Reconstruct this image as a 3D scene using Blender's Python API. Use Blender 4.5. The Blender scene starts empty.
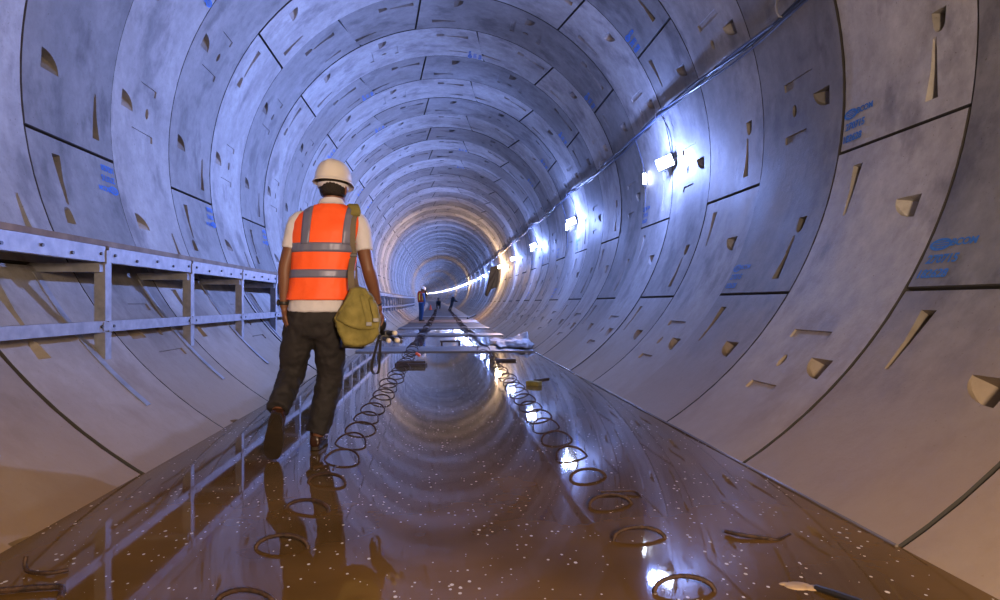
import bpy, bmesh, math, random
from mathutils import Vector, Matrix, noise
from mathutils.geometry import delaunay_2d_cdt
random.seed(7)
SC = bpy.context.scene
COL = SC.collection
PI = math.pi

# ------------------------------------------------------------------ camera
F = 611.0; VPX = 443.0; VPY = 303.0; CAMZ = 0.92
YAW = math.radians(3.6)
CXP = VPX + F * math.tan(YAW)
cam = bpy.data.cameras.new('camera'); cam_o = bpy.data.objects.new('camera', cam); COL.objects.link(cam_o)
cam.sensor_width = 36.0; cam.lens = 36.0 * F / 1000.0
cam_o.location = (0, 0, CAMZ); cam_o.rotation_euler = (PI / 2, 0, -YAW)
cam.shift_x = (500 - CXP) / 1000.0; cam.shift_y = (VPY - 300) / 1000.0
cam.clip_start = 0.05; cam.clip_end = 1000
SC.camera = cam_o

def at(px, py, Y):
    "world point seen at photo pixel px,py on the plane y=Y"
    k = (px - CXP) / F
    # (X cos - Y sin) = k (X sin + Y cos)
    X = Y * (math.sin(YAW) + k * math.cos(YAW)) / (math.cos(YAW) - k * math.sin(YAW))
    d = X * math.sin(YAW) + Y * math.cos(YAW)
    return Vector((X, Y, CAMZ - (py - VPY) / F * d))

# ------------------------------------------------------------------ materials
def mat(name, base, rough=0.6, metal=0.0, noise_amt=0.0, noise_scale=8.0, bump=0.0, bump_scale=40.0, base2=None, emit=None, estr=0.0, spec=0.5, detail=5.0):
    m = bpy.data.materials.new(name); m.use_nodes = True
    nt = m.node_tree; b = nt.nodes['Principled BSDF']
    b.inputs['Base Color'].default_value = (*base, 1); b.inputs['Roughness'].default_value = rough
    b.inputs['Metallic'].default_value = metal; b.inputs['Specular IOR Level'].default_value = spec
    if base2 is not None or bump > 0:
        tc = nt.nodes.new('ShaderNodeTexCoord')
    if base2 is not None:
        n = nt.nodes.new('ShaderNodeTexNoise'); n.inputs['Scale'].default_value = noise_scale; n.inputs['Detail'].default_value = detail
        nt.links.new(tc.outputs['Object'], n.inputs['Vector'])
        r = nt.nodes.new('ShaderNodeValToRGB')
        r.color_ramp.elements[0].position = 0.5 - noise_amt; r.color_ramp.elements[1].position = 0.5 + noise_amt
        r.color_ramp.elements[0].color = (*base, 1); r.color_ramp.elements[1].color = (*base2, 1)
        nt.links.new(n.outputs['Fac'], r.inputs['Fac']); nt.links.new(r.outputs['Color'], b.inputs['Base Color'])
    if bump > 0:
        n2 = nt.nodes.new('ShaderNodeTexNoise'); n2.inputs['Scale'].default_value = bump_scale; n2.inputs['Detail'].default_value = 4
        nt.links.new(tc.outputs['Object'], n2.inputs['Vector'])
        bp = nt.nodes.new('ShaderNodeBump'); bp.inputs['Strength'].default_value = bump; bp.inputs['Distance'].default_value = 0.01
        nt.links.new(n2.outputs['Fac'], bp.inputs['Height']); nt.links.new(bp.outputs['Normal'], b.inputs['Normal'])
    if emit:
        b.inputs['Emission Color'].default_value = (*emit, 1); b.inputs['Emission Strength'].default_value = estr
    return m

def concrete_mat():
    m = bpy.data.materials.new('segment_concrete'); m.use_nodes = True
    nt = m.node_tree; N = nt.nodes; L = nt.links; b = N['Principled BSDF']
    tc = N.new('ShaderNodeTexCoord'); geo = N.new('ShaderNodeNewGeometry')
    def nz(scale, detail=5, rough=.6, sx=1, sy=1, sz=1):
        mp = N.new('ShaderNodeMapping'); mp.inputs['Scale'].default_value = (sx, sy, sz)
        L.new(tc.outputs['Object'], mp.inputs['Vector'])
        n = N.new('ShaderNodeTexNoise'); n.inputs['Scale'].default_value = scale
        n.inputs['Detail'].default_value = detail; n.inputs['Roughness'].default_value = rough
        L.new(mp.outputs['Vector'], n.inputs['Vector']); return n
    def ramp(src, p0, p1, c0, c1):
        r = N.new('ShaderNodeValToRGB'); r.color_ramp.elements[0].position = p0; r.color_ramp.elements[1].position = p1
        r.color_ramp.elements[0].color = (*c0, 1); r.color_ramp.elements[1].color = (*c1, 1)
        L.new(src, r.inputs['Fac']); return r
    def mix(fac, a, c, mode='MIX'):
        x = N.new('ShaderNodeMix'); x.data_type = 'RGBA'; x.blend_type = mode
        if isinstance(fac, float): x.inputs[0].default_value = fac
        else: L.new(fac, x.inputs[0])
        L.new(a, x.inputs[6]); L.new(c, x.inputs[7]); return x.outputs[2]
    big = nz(1.1, 6, .65, 1, 1.4, .8); col = ramp(big.outputs['Fac'], .33, .68, (.20, .19, .18), (.36, .35, .335))
    fine = nz(9, 6, .7); fr = ramp(fine.outputs['Fac'], .3, .7, (.72, .72, .72), (1.08, 1.08, 1.08))
    c1 = mix(0.8, col.outputs['Color'], fr.outputs['Color'], 'MULTIPLY')
    att = N.new('ShaderNodeAttribute'); att.attribute_name = 'tone'
    c2 = mix(1.0, c1, att.outputs['Color'], 'MULTIPLY')
    # dark damp smears
    sm = nz(1.9, 5, .6, 1.0, 1.5, .9); sr = ramp(sm.outputs['Fac'], .52, .66, (1, 1, 1), (.52, .51, .53))
    c3 = mix(0.8, c2, sr.outputs['Color'], 'MULTIPLY')
    pit = nz(60, 2, .5); pr = ramp(pit.outputs['Fac'], .70, .74, (1, 1, 1), (.55, .5, .45))
    c3 = mix(0.8, c3, pr.outputs['Color'], 'MULTIPLY')
    # brown silt at the foot of the lining: a tide mark with a ragged edge
    sep = N.new('ShaderNodeSeparateXYZ'); L.new(geo.outputs['Position'], sep.inputs[0])
    wob = nz(1.6, 5, .6)
    ma = N.new('ShaderNodeMath'); ma.operation = 'MULTIPLY_ADD'; ma.inputs[1].default_value = -.10; L.new(wob.outputs['Fac'], ma.inputs[0])
    sx = N.new('ShaderNodeMath'); sx.operation = 'MULTIPLY_ADD'; sx.inputs[1].default_value = .03; L.new(sep.outputs['X'], sx.inputs[0]); L.new(sep.outputs['Z'], sx.inputs[2]); L.new(sx.outputs[0], ma.inputs[2])
    tide = ramp(ma.outputs[0], 0.0, 1.0, (1, 1, 1), (0, 0, 0))
    tide.color_ramp.elements[0].position = 0.0; tide.color_ramp.elements[1].position = .03
    silt = nz(5, 5, .6); scol = ramp(silt.outputs['Fac'], .35, .7, (.06, .042, .024), (.14, .098, .055))
    tm = N.new('ShaderNodeMath'); tm.operation = 'ADD'; tm.inputs[1].default_value = .08; L.new(ma.outputs[0], tm.inputs[0])
    tide2 = ramp(tm.outputs[0], .03, .06, (1, 1, 1), (0, 0, 0))
    c4 = mix(tide2.outputs['Color'], c3, scol.outputs['Color'])
    # faint ochre dust on the lower wall
    dr = ramp(sep.outputs['Z'], .15, 1.9, (.72, .72, .72), (0, 0, 0))
    och = N.new('ShaderNodeRGB'); och.outputs[0].default_value = (.30, .205, .11, 1)
    c5 = mix(dr.outputs['Color'], c4, och.outputs[0])
    L.new(c5, b.inputs['Base Color'])
    rr = ramp(big.outputs['Fac'], .3, .7, (.55, .55, .55), (.75, .75, .75)); L.new(rr.outputs['Color'], b.inputs['Roughness'])
    bn = nz(26, 6, .65); bp = N.new('ShaderNodeBump'); bp.inputs['Strength'].default_value = .20; bp.inputs['Distance'].default_value = .012
    L.new(bn.outputs['Fac'], bp.inputs['Height']); L.new(bp.outputs['Normal'], b.inputs['Normal'])
    b.inputs['Specular IOR Level'].default_value = .35
    return m

def water_mat():
    m = bpy.data.materials.new('muddy_water'); m.use_nodes = True
    nt = m.node_tree; N = nt.nodes; L = nt.links; b = N['Principled BSDF']
    tc = N.new('ShaderNodeTexCoord')
    n = N.new('ShaderNodeTexNoise'); n.inputs['Scale'].default_value = .9; n.inputs['Detail'].default_value = 5
    L.new(tc.outputs['Object'], n.inputs['Vector'])
    r = N.new('ShaderNodeValToRGB'); r.color_ramp.elements[0].position = .35; r.color_ramp.elements[1].position = .7
    r.color_ramp.elements[0].color = (.075, .041, .011, 1); r.color_ramp.elements[1].color = (.175, .098, .033, 1)
    L.new(n.outputs['Fac'], r.inputs['Fac'])
    # foam flecks, the glints of their bubbles put in as whitish dots
    v = N.new('ShaderNodeTexVoronoi'); v.inputs['Scale'].default_value = 34
    mp = N.new('ShaderNodeMapping'); mp.inputs['Scale'].default_value = (1.0, .8, 1); L.new(tc.outputs['Object'], mp.inputs['Vector']); L.new(mp.outputs[0], v.inputs['Vector'])
    mk = N.new('ShaderNodeTexNoise'); mk.inputs['Scale'].default_value = 2.4; mk.inputs['Detail'].default_value = 6; L.new(tc.outputs['Object'], mk.inputs['Vector'])
    th = N.new('ShaderNodeMapRange'); th.inputs['From Min'].default_value = .32; th.inputs['From Max'].default_value = .56
    th.inputs['To Min'].default_value = 0.0; th.inputs['To Max'].default_value = .24; L.new(mk.outputs['Fac'], th.inputs['Value'])
    sc = N.new('ShaderNodeSeparateColor'); L.new(v.outputs['Color'], sc.inputs[0])
    mu = N.new('ShaderNodeMath'); mu.operation = 'MULTIPLY'; L.new(th.outputs[0], mu.inputs[0]); L.new(sc.outputs[0], mu.inputs[1])
    lt = N.new('ShaderNodeMath'); lt.operation = 'LESS_THAN'; L.new(v.outputs['Distance'], lt.inputs[0]); L.new(mu.outputs[0], lt.inputs[1])
    mx = N.new('ShaderNodeMix'); mx.data_type = 'RGBA'; L.new(lt.outputs[0], mx.inputs[0]); L.new(r.outputs['Color'], mx.inputs[6]); mx.inputs[7].default_value = (.6, .58, .58, 1)
    L.new(mx.outputs[2], b.inputs['Base Color'])
    b.inputs['Roughness'].default_value = .035; b.inputs['IOR'].default_value = 1.38; b.inputs['Specular IOR Level'].default_value = .5
    w1 = N.new('ShaderNodeTexNoise'); w1.inputs['Scale'].default_value = 2.6; w1.inputs['Detail'].default_value = 3; L.new(tc.outputs['Object'], w1.inputs['Vector'])
    ad = N.new('ShaderNodeMath'); ad.operation = 'MULTIPLY_ADD'; ad.inputs[1].default_value = .8; ws = N.new('ShaderNodeMath'); ws.operation = 'MULTIPLY'; ws.inputs[1].default_value = .4; L.new(w1.outputs['Fac'], ws.inputs[0]); L.new(lt.outputs[0], ad.inputs[0]); L.new(ws.outputs[0], ad.inputs[2])
    bp = N.new('ShaderNodeBump'); bp.inputs['Strength'].default_value = .05; bp.inputs['Distance'].default_value = .02
    w2 = N.new('ShaderNodeTexNoise'); w2.inputs['Scale'].default_value = 38; w2.inputs['Detail'].default_value = 2; L.new(tc.outputs['Object'], w2.inputs['Vector'])
    a2 = N.new('ShaderNodeMath'); a2.operation = 'MULTIPLY_ADD'; a2.inputs[1].default_value = .045; L.new(w2.outputs['Fac'], a2.inputs[0]); L.new(ad.outputs[0], a2.inputs[2])
    L.new(a2.outputs[0], bp.inputs['Height']); L.new(bp.outputs['Normal'], b.inputs['Normal'])
    return m

M = {}
M['concrete'] = concrete_mat()
M['water'] = water_mat()
M['gap'] = mat('joint_gasket', (.03, .028, .026), .9)
M['paint'] = mat('blue_stencil_paint', (.012, .10, .42), .7, base2=(.04, .17, .46), noise_amt=.2, noise_scale=60)
M['wetfloor'] = mat('wet_floor_slab', (.04, .038, .036), .07, base2=(.12, .11, .10), noise_amt=.15, noise_scale=1.3, bump=.04, bump_scale=5, spec=.5)
M['farfloor'] = mat('damp_floor', (.05, .046, .044), .55, base2=(.12, .11, .105), noise_amt=.15, noise_scale=1.3, bump=.1, bump_scale=9, spec=.12)
M['dryslab'] = mat('dry_concrete_strip', (.10, .095, .09), .5, base2=(.17, .16, .155), noise_amt=.2, noise_scale=3, bump=.2)
M['brownslab'] = mat('mud_stained_strip', (.11, .06, .032), .4, base2=(.18, .11, .06), noise_amt=.2, noise_scale=2, bump=.2)
M['galv'] = mat('galvanised_steel', (.19, .20, .23), .5, .3, base2=(.30, .31, .34), noise_amt=.2, noise_scale=14, bump=.05, bump_scale=60)
M['bolt'] = mat('dark_bolt', (.10, .10, .11), .5, .8)
M['plank'] = mat('scaffold_plank', (.12, .085, .06), .8, base2=(.22, .17, .125), noise_amt=.2, noise_scale=7, bump=.3, bump_scale=30)
M['rust'] = mat('rusty_rebar', (.022, .013, .010), .55, .35, base2=(.075, .038, .022), noise_amt=.15, noise_scale=40, bump=.5, bump_scale=160)
M['cable'] = mat('black_cable', (.018, .02, .028), .45)
M['cable2'] = mat('blue_grey_cable', (.07, .09, .16), .4)
M['housing'] = mat('lamp_housing', (.06, .06, .07), .5, .4)
M['dark'] = mat('dark_plastic', (.015, .014, .014), .45)
M['timber'] = mat('dark_timber', (.035, .022, .018), .65, base2=(.07, .045, .03), noise_amt=.2, noise_scale=12, bump=.3)
M['tarp'] = mat('white_plastic_sheet', (.20, .205, .225), .45, base2=(.32, .32, .34), noise_amt=.2, noise_scale=4, bump=.3, bump_scale=9)
M['darkcloth'] = mat('dark_sheet', (.004, .005, .012), .8)
M['skin'] = mat('brown_skin', (.14, .058, .032), .5, base2=(.19, .082, .045), noise_amt=.25, noise_scale=9)
M['hair'] = mat('black_hair', (.010, .007, .006), .6, bump=.8, bump_scale=180)
M['shirt'] = mat('white_shirt', (.60, .60, .68), .85, bump=.25, bump_scale=16)
M['vest'] = mat('orange_vest', (.95, .10, .012), .6, base2=(1.0, .125, .02), noise_amt=.2, noise_scale=8, bump=.35, bump_scale=14)
M['reflective'] = mat('grey_reflective_tape', (.16, .17, .27), .45, .2, bump=.2, bump_scale=20)
M['trouser'] = mat('charcoal_trousers', (.010, .009, .011), .8, base2=(.021, .018, .021), noise_amt=.2, noise_scale=12, bump=.5, bump_scale=12)
M['leather'] = mat('brown_leather', (.030, .012, .007), .25, base2=(.05, .020, .010), noise_amt=.2, noise_scale=12, bump=.15)
M['sole'] = mat('worn_rubber_sole', (.015, .010, .006), .6, base2=(.03, .02, .012), noise_amt=.2, noise_scale=20)
M['helmet'] = mat('white_helmet_plastic', (.66, .63, .62), .22, spec=.5)
M['khaki'] = mat('khaki_canvas', (.15, .13, .030), .85, base2=(.27, .23, .065), noise_amt=.2, noise_scale=14, bump=.6, bump_scale=26)
M['webbing'] = mat('brown_webbing', (.15, .12, .085), .8, bump=.3, bump_scale=120)
M['whitetip'] = mat('white_rubber', (.75, .70, .64), .4)
M['blueshirt'] = mat('blue_shirt', (.06, .17, .50), .8)
M['bluetrouser'] = mat('blue_trousers', (.02, .085, .26), .8)
M['yellow'] = mat('yellow_tape', (.75, .62, .05), .5)
M['redvest'] = mat('red_orange_vest', (.38, .05, .02), .7)
M['darkcl'] = mat('dark_clothing', (.04, .055, .075), .8)
M['cone'] = mat('orange_plastic', (.85, .11, .03), .5)
M['rustytan'] = mat('mud_crust', (.30, .21, .12), .7, base2=(.42, .31, .2), noise_amt=.2, noise_scale=20, bump=.4)

# ------------------------------------------------------------------ object helpers
def mobj(name, verts, faces, m, parent=None, smooth=False, mats=None, midx=None):
    me = bpy.data.meshes.new(name); me.from_pydata([tuple(v) for v in verts], [], faces); me.update()
    if mats:
        for x in mats: me.materials.append(x)
        for p, i in zip(me.polygons, midx): p.material_index = i
    elif m: me.materials.append(m)
    o = bpy.data.objects.new(name, me); COL.objects.link(o)
    if parent: o.parent = parent
    if smooth: me.shade_smooth(); me.set_sharp_from_angle(angle=math.radians(smooth if smooth is not True else 40))
    return o
def bobj(name, bm, m, parent=None, smooth=False):
    bmesh.ops.recalc_face_normals(bm, faces=bm.faces[:])
    me = bpy.data.meshes.new(name); bm.to_mesh(me); bm.free()
    if isinstance(m, (list, tuple)):
        for x in m: me.materials.append(x)
    elif m: me.materials.append(m)
    o = bpy.data.objects.new(name, me); COL.objects.link(o)
    if parent: o.parent = parent
    if smooth: me.shade_smooth(); me.set_sharp_from_angle(angle=math.radians(smooth if smooth is not True else 40))
    return o
def tag(o, label, cat, group=None, kind=None):
    if label: o['label'] = label
    if cat: o['category'] = cat
    if group: o['group'] = group
    if kind: o['kind'] = kind
    return o
def empty(name, loc, label=None, cat=None, group=None):
    o = bpy.data.objects.new(name, None); COL.objects.link(o); o.location = loc
    o.empty_display_size = .1
    return tag(o, label, cat, group)
def attach(root, parts):
    "parts were built in world space; hang them under the thing's empty"
    inv = Matrix.Translation(root.location).inverted()
    for p in parts:
        if p.parent is None:
            p.parent = root; p.matrix_parent_inverse = inv
def copy_tree(o, parent=None):
    c = o.copy(); COL.objects.link(c)
    if parent: c.parent = parent
    for ch in list(o.children): copy_tree(ch, c)
    return c

def add_box(bm, c, s, rot=None, bevel=0.0):
    r = bmesh.ops.create_cube(bm, size=1.0)
    vs = r['verts']
    bmesh.ops.scale(bm, vec=s, verts=vs)
    if bevel > 0:
        es = list({e for v in vs for e in v.link_edges})
        q = bmesh.ops.bevel(bm, geom=es, offset=bevel, segments=2, affect='EDGES', profile=.5)
        vs = list({v for f in q['faces'] for v in f.verts} | {v for v in vs if v.is_valid})
    if rot is not None: bmesh.ops.rotate(bm, cent=(0, 0, 0), matrix=rot, verts=vs)
    bmesh.ops.translate(bm, vec=c, verts=vs)
    return vs
def loft(bm, secs, n=20, p=2.0, capa=True, capb=True, close_loop=False):
    "secs: list of (center, A, B) half-axis vectors; superellipse exponent p"
    rings = []
    for (c, A, B) in secs:
        c = Vector(c); ring = []
        for i in range(n):
            t = 2 * PI * i / n; ct, st = math.cos(t), math.sin(t)
            x = math.copysign(abs(ct) ** (2 / p), ct); y = math.copysign(abs(st) ** (2 / p), st)
            ring.append(bm.verts.new(c + Vector(A) * x + Vector(B) * y))
        rings.append(ring)
    m = len(rings)
    for j in range(m if close_loop else m - 1):
        a, b = rings[j], rings[(j + 1) % m]
        for i in range(n):
            bm.faces.new((a[i], a[(i + 1) % n], b[(i + 1) % n], b[i]))
    if not close_loop:
        if capa: bm.faces.new(rings[0][::-1])
        if capb: bm.faces.new(rings[-1])
    return rings
def limb(bm, pts, rad, n=14, up=Vector((0, 1, 0)), sub=4, capend=True, round_ends=False):
    "tapering tube along a smoothed path; rad entries are r or (ra, rb); A is across, B is along up"
    pts = [Vector(p) for p in pts]; rad = [(r, r) if not isinstance(r, tuple) else r for r in rad]
    P = []; Rr = []
    k = len(pts)
    for i in range(k - 1):
        p0 = pts[max(i - 1, 0)]; p1 = pts[i]; p2 = pts[i + 1]; p3 = pts[min(i + 2, k - 1)]
        for s in range(sub):
            t = s / sub
            P.append(0.5 * ((2 * p1) + (-p0 + p2) * t + (2 * p0 - 5 * p1 + 4 * p2 - p3) * t * t + (-p0 + 3 * p1 - 3 * p2 + p3) * t ** 3))
            u = t * t * (3 - 2 * t)
            Rr.append((rad[i][0] * (1 - u) + rad[i + 1][0] * u, rad[i][1] * (1 - u) + rad[i + 1][1] * u))
    P.append(pts[-1]); Rr.append(rad[-1])
    if round_ends:
        d = (P[-1] - P[-2]).normalized(); r = Rr[-1]; e = P[-1].copy()
        for a in (35, 65, 82):
            a = math.radians(a); P.append(e + d * min(r) * math.sin(a)); Rr.append((r[0] * math.cos(a), r[1] * math.cos(a)))
        d = (P[0] - P[1]).normalized(); r = Rr[0]; e = P[0].copy()
        for a in (35, 65, 82):
            a = math.radians(a); P.insert(0, e + d * min(r) * math.sin(a)); Rr.insert(0, (r[0] * math.cos(a), r[1] * math.cos(a)))
    secs = []
    for i, p in enumerate(P):
        d = (P[min(i + 1, len(P) - 1)] - P[max(i - 1, 0)]).normalized()
        B = up - d * up.dot(d)
        if B.length < 1e-3: B = d.orthogonal()
        B.normalize(); A = B.cross(d).normalized()
        secs.append((p, A * Rr[i][0], B * Rr[i][1]))
    return loft(bm, secs, n)
def tube(bm, pts, r, n=8, sub=3, **k):
    return limb(bm, pts, [r] * len(pts), n=n, up=Vector((0.13, .2, 1)), sub=sub, **k)
def add_sphere(bm, c, r, seg=16, rings=10, mtx=None):
    q = bmesh.ops.create_uvsphere(bm, u_segments=seg, v_segments=rings, radius=1.0)
    vs = q['verts']
    bmesh.ops.scale(bm, vec=r if isinstance(r, (tuple, list, Vector)) else (r, r, r), verts=vs)
    if mtx is not None: bmesh.ops.rotate(bm, cent=(0, 0, 0), matrix=mtx, verts=vs)
    bmesh.ops.translate(bm, vec=c, verts=vs)
    return vs
def remeshed(name, bm, voxel, m, parent=None, smooth_it=4, disp=0.0, disp_size=.1):
    bmesh.ops.recalc_face_normals(bm, faces=bm.faces[:])
    me = bpy.data.meshes.new('tmp'); bm.to_mesh(me); bm.free()
    o = bpy.data.objects.new('tmp', me); COL.objects.link(o)
    r = o.modifiers.new('r', 'REMESH'); r.mode = 'VOXEL'; r.voxel_size = voxel; r.adaptivity = 0
    if smooth_it:
        s = o.modifiers.new('s', 'SMOOTH'); s.factor = .6; s.iterations = smooth_it
    if disp > 0:
        tx = bpy.data.textures.new('folds', 'CLOUDS'); tx.noise_scale = disp_size; tx.noise_depth = 2
        d = o.modifiers.new('d', 'DISPLACE'); d.texture = tx; d.strength = disp; d.mid_level = .5; d.texture_coords = 'GLOBAL'
    bpy.context.view_layer.update()
    dg = bpy.context.evaluated_depsgraph_get()
    me2 = bpy.data.meshes.new_from_object(o.evaluated_get(dg))
    bpy.data.objects.remove(o); bpy.data.meshes.remove(me)
    me2.name = name; me2.materials.clear(); me2.materials.append(m); me2.shade_smooth()
    q = bpy.data.objects.new(name, me2); COL.objects.link(q)
    if parent: q.parent = parent
    return q

# ------------------------------------------------------------------ tunnel
R = 3.09; CX0 = 0.05; CZ0 = 2.60; W = 1.2; Y0 = 2.2      # ring index 0 spans Y0..Y0+W
def path(s):
    "centre offset (dx, dz) of the tunnel axis at distance s: bends left and climbs a little"
    if s <= 30: return 0.0, 0.0
    t = s - 30
    return -1.6e-4 * t * t, (0.010 * t - 0.10 * (1 - math.exp(-t / 12.)) if t > 0 else 0)
def wp(phi, v, rad):
    "lining point: angle, distance along the tunnel, radius from the axis"
    dx, dz = path(v)
    return (CX0 + dx + rad * math.cos(phi), v, CZ0 + dz + rad * math.sin(phi))
D = math.radians
# segment boundaries (near angle, far angle) in degrees, counter-clockwise
TYPE1 = [(-111, -111), (-31.2, -31.2), (32.5, 32.5), (97, 99.8), (122, 118), (187.3, 187.3), (249, 249)]
TYPE2 = [(-75, -75), (-9.6, -9.6), (52.5, 56), (80, 76), (143, 143), (207.5, 207.5), (285, 285)]
def pocket_list(L, near):
    "pockets on a segment of arc length L: (outline [(s,v)], depth function)"
    P = []
    def slot(s, v, direc, ln=.40, w0=.052, w1=.014):
        # deep wide end at s, thin shallow tail at s + direc*ln
        o = [(s, v - w0), (s, v + w0), (s + direc * ln * .5, v + (w0 + w1) / 2 * .8), (s + direc * ln, v + w1), (s + direc * ln, v - w1), (s + direc * ln * .5, v - (w0 + w1) / 2 * .8)]
        return o, (lambda a, b, s=s, direc=direc: max(.004, .15 * (1 - (a - s) * direc / ln) ** .8)), .006
    def wedge_v(s, v, sz=1.0):
        # quarter bowl: deep straight face on the near side, flat edge towards +s, rising to the surface at the far side
        o = [(s + .08 * sz, v - .11 * sz), (s - .075 * sz, v - .11 * sz)]
        for k in range(1, 8):
            t = PI / 2 * k / 7.
            o.append((s + .08 * sz - .155 * sz * math.cos(t), v - .11 * sz + .215 * sz * math.sin(t)))
        return o, (lambda a, b: max(.005, .20 * (1 - (b - (v - .11 * sz)) / (.22 * sz)))), .004
    def wedge_s(s, v, direc, sz=1.0):
        o = []
        for k in range(9):
            t = PI * (k / 8.) - PI / 2
            o.append((s - direc * .075 * sz * math.cos(t), v + .06 * sz * math.sin(t)))
        o.append((s + direc * .10 * sz, v + .055)); o.append((s + direc * .10 * sz, v - .075 * sz))
        return o, (lambda a, b: max(.006, min(.18, .24 * (((a - s) * direc) + .075 * sz) / (.175 * sz)))), .008
    def hole(s, v):
        o = [(s + .055 * math.cos(t), v + .032 * math.sin(t)) for t in [2 * PI * k / 12 for k in range(12)]]
        return o, (lambda a, b: .07 if a > s - .01 else .02), .006
    def frame(s, v, hw=.2):
        o = [(s - .035, v - hw), (s + .035, v - hw), (s + .035, v + hw), (s - .035, v + hw)]
        return o, (lambda a, b: .014), .004
    P.append(slot(.14, W * .27, 1)); P.append(wedge_s(.62, W * .24, 1, .8))
    P.append(slot(L - .14, W * .78, -1))
    if L > 2:
        P.append(wedge_v(L - .58, W * .27)); 
        P.append(wedge_v(L / 2 - .02, W * .24))
        if near: P.append(slot(.14, W * .80, 1, .34, .03, .012))
        P.append(hole(L / 2, W * .56))
        P.append(frame(L / 2 + .24, W * .50, .21)); P.append(frame(L / 2 - .24, W * .54, .16))
    return P
def inside(poly, x, y):
    c = False; n = len(poly); j = n - 1
    for i in range(n):
        xi, yi = poly[i]; xj, yj = poly[j]
        if (yi > y) != (yj > y) and x < (xj - xi) * (y - yi) / (yj - yi) + xi: c = not c
        j = i
    return c
def segment_template(a0n, a0f, a1n, a1f, detail):
    "returns verts as (phi, v, depth) and faces"
    ch = .006; gs = .009 / R; gv = .0045
    bn0, bf0, bn1, bf1 = D(a0n), D(a0f), D(a1n), D(a1f)
    def s0(v): return (bn0 + (bf0 - bn0) * v / W) * R
    def s1(v): return (bn1 + (bf1 - bn1) * v / W) * R
    V = []; Fc = []
    vlo, vhi = gv + ch, W - gv - ch
    span = (bn1 - bn0) * R
    n = max(4, int(math.degrees(bn1 - bn0) / 3.2))
    rows = [vlo, W * .3, W * .62, vhi] if detail else [vlo, vhi]
    pts2 = []; 
    pk = pocket_list(span, 60 < a0n < 130) if detail else []
    base = s0(0)
    outl = []
    for (o, f, ins) in pk:
        outl.append([(base + a, b) for (a, b) in o])
    for vi, v in enumerate(rows):
        lo = s0(v) + gs * R + ch; hi = s1(v) - gs * R - ch
        for i in range(n + 1):
            s = lo + (hi - lo) * i / n
            border = vi in (0, len(rows) - 1) or i in (0, n)
            if not border:
                bad = False
                for o in outl:
                    if inside(o, s, v): bad = True; break
                    if min((s - a) ** 2 + (v - b) ** 2 for a, b in o) < .02 ** 2: bad = True; break
                if bad: continue
            pts2.append((s, v, border))
    verts2 = [Vector((p[0], p[1])) for p in pts2]; edges = []
    for o in outl:
        k0 = len(verts2); verts2 += [Vector(q) for q in o]
        edges += [(k0 + i, k0 + (i + 1) % len(o)) for i in range(len(o))]
    if detail:
        ov, oe, of, _, _, _ = delaunay_2d_cdt(verts2, edges, [], 0, 1e-5)
    else:
        ov = verts2; of = []
        for i in range(n): of.append((i, i + 1, n + 1 + i + 1, n + 1 + i))
    for q in ov: V.append((q.x / R, q.y, 0.0))
    for f in of:
        cx = sum(ov[i].x for i in f) / len(f); cy = sum(ov[i].y for i in f) / len(f)
        if any(inside(o, cx, cy) for o in outl): continue
        Fc.append(tuple(f))
    # pockets
    for o, (lo_, df, ins) in zip(outl, pk):
        cx = sum(a for a, b in o) / len(o); cy = sum(b for a, b in o) / len(o)
        k0 = len(V)
        for (a, b) in o: V.append((a / R, b, 0.0))
        for (a, b) in o:
            l = math.hypot(a - cx, b - cy); q = max(0, 1 - ins / l)
            aa, bb = cx + (a - cx) * q, cy + (b - cy) * q
            V.append((aa / R, bb, df(aa - base, bb)))
        m = len(o)
        for i in range(m): Fc.append((k0 + i, k0 + (i + 1) % m, k0 + m + (i + 1) % m, k0 + m + i))
        # fan the floor
        kc = len(V); V.append((cx / R, cy, df(cx - base, cy)))
        for i in range(m): Fc.append((k0 + m + i, k0 + m + (i + 1) % m, kc))
    # rim: chamfer and joint walls
    rim = []
    m = n
    def edge(s, v, ds, dv):
        rim.append((s, v, ds, dv))
    lo = [s0(vlo) + gs * R + ch + (s1(vlo) - s0(vlo) - 2 * (gs * R + ch)) * i / n for i in range(n + 1)]
    hi = [s0(vhi) + gs * R + ch + (s1(vhi) - s0(vhi) - 2 * (gs * R + ch)) * i / n for i in range(n + 1)]
    for i, s in enumerate(lo): edge(s, vlo, (-ch if i == 0 else ch if i == n else 0), -ch)
    for i, s in reversed(list(enumerate(hi))): edge(s, vhi, (-ch if i == 0 else ch if i == n else 0), ch)
    k0 = len(V); c = len(rim)
    for (s, v, ds, dv) in rim: V.append((s / R, v, 0))
    for (s, v, ds, dv) in rim: V.append(((s + ds) / R, v + dv, .007))
    for (s, v, ds, dv) in rim: V.append(((s + ds) / R, v + dv, .055))
    for l in range(2):
        for i in range(c):
            j = (i + 1) % c
            Fc.append((k0 + l * c + i, k0 + l * c + j, k0 + (l + 1) * c + j, k0 + (l + 1) * c + i))
    return V, Fc, 2 * c
templ = {}
def get_t(kind, k, detail):
    key = (kind, k, detail)
    if key not in templ:
        b = TYPE1 if kind == 0 else TYPE2
        templ[key] = segment_template(b[k][0], b[k][1], b[k + 1][0], b[k + 1][1], detail)
    return templ[key]
shell = {'wall_left': ([], [], []), 'ceiling': ([], [], []), 'wall_right': ([], [], [])}
NR = 262; NDET = 46; fm = {'wall_left': [], 'ceiling': [], 'wall_right': []}
ringtone = {}
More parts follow.
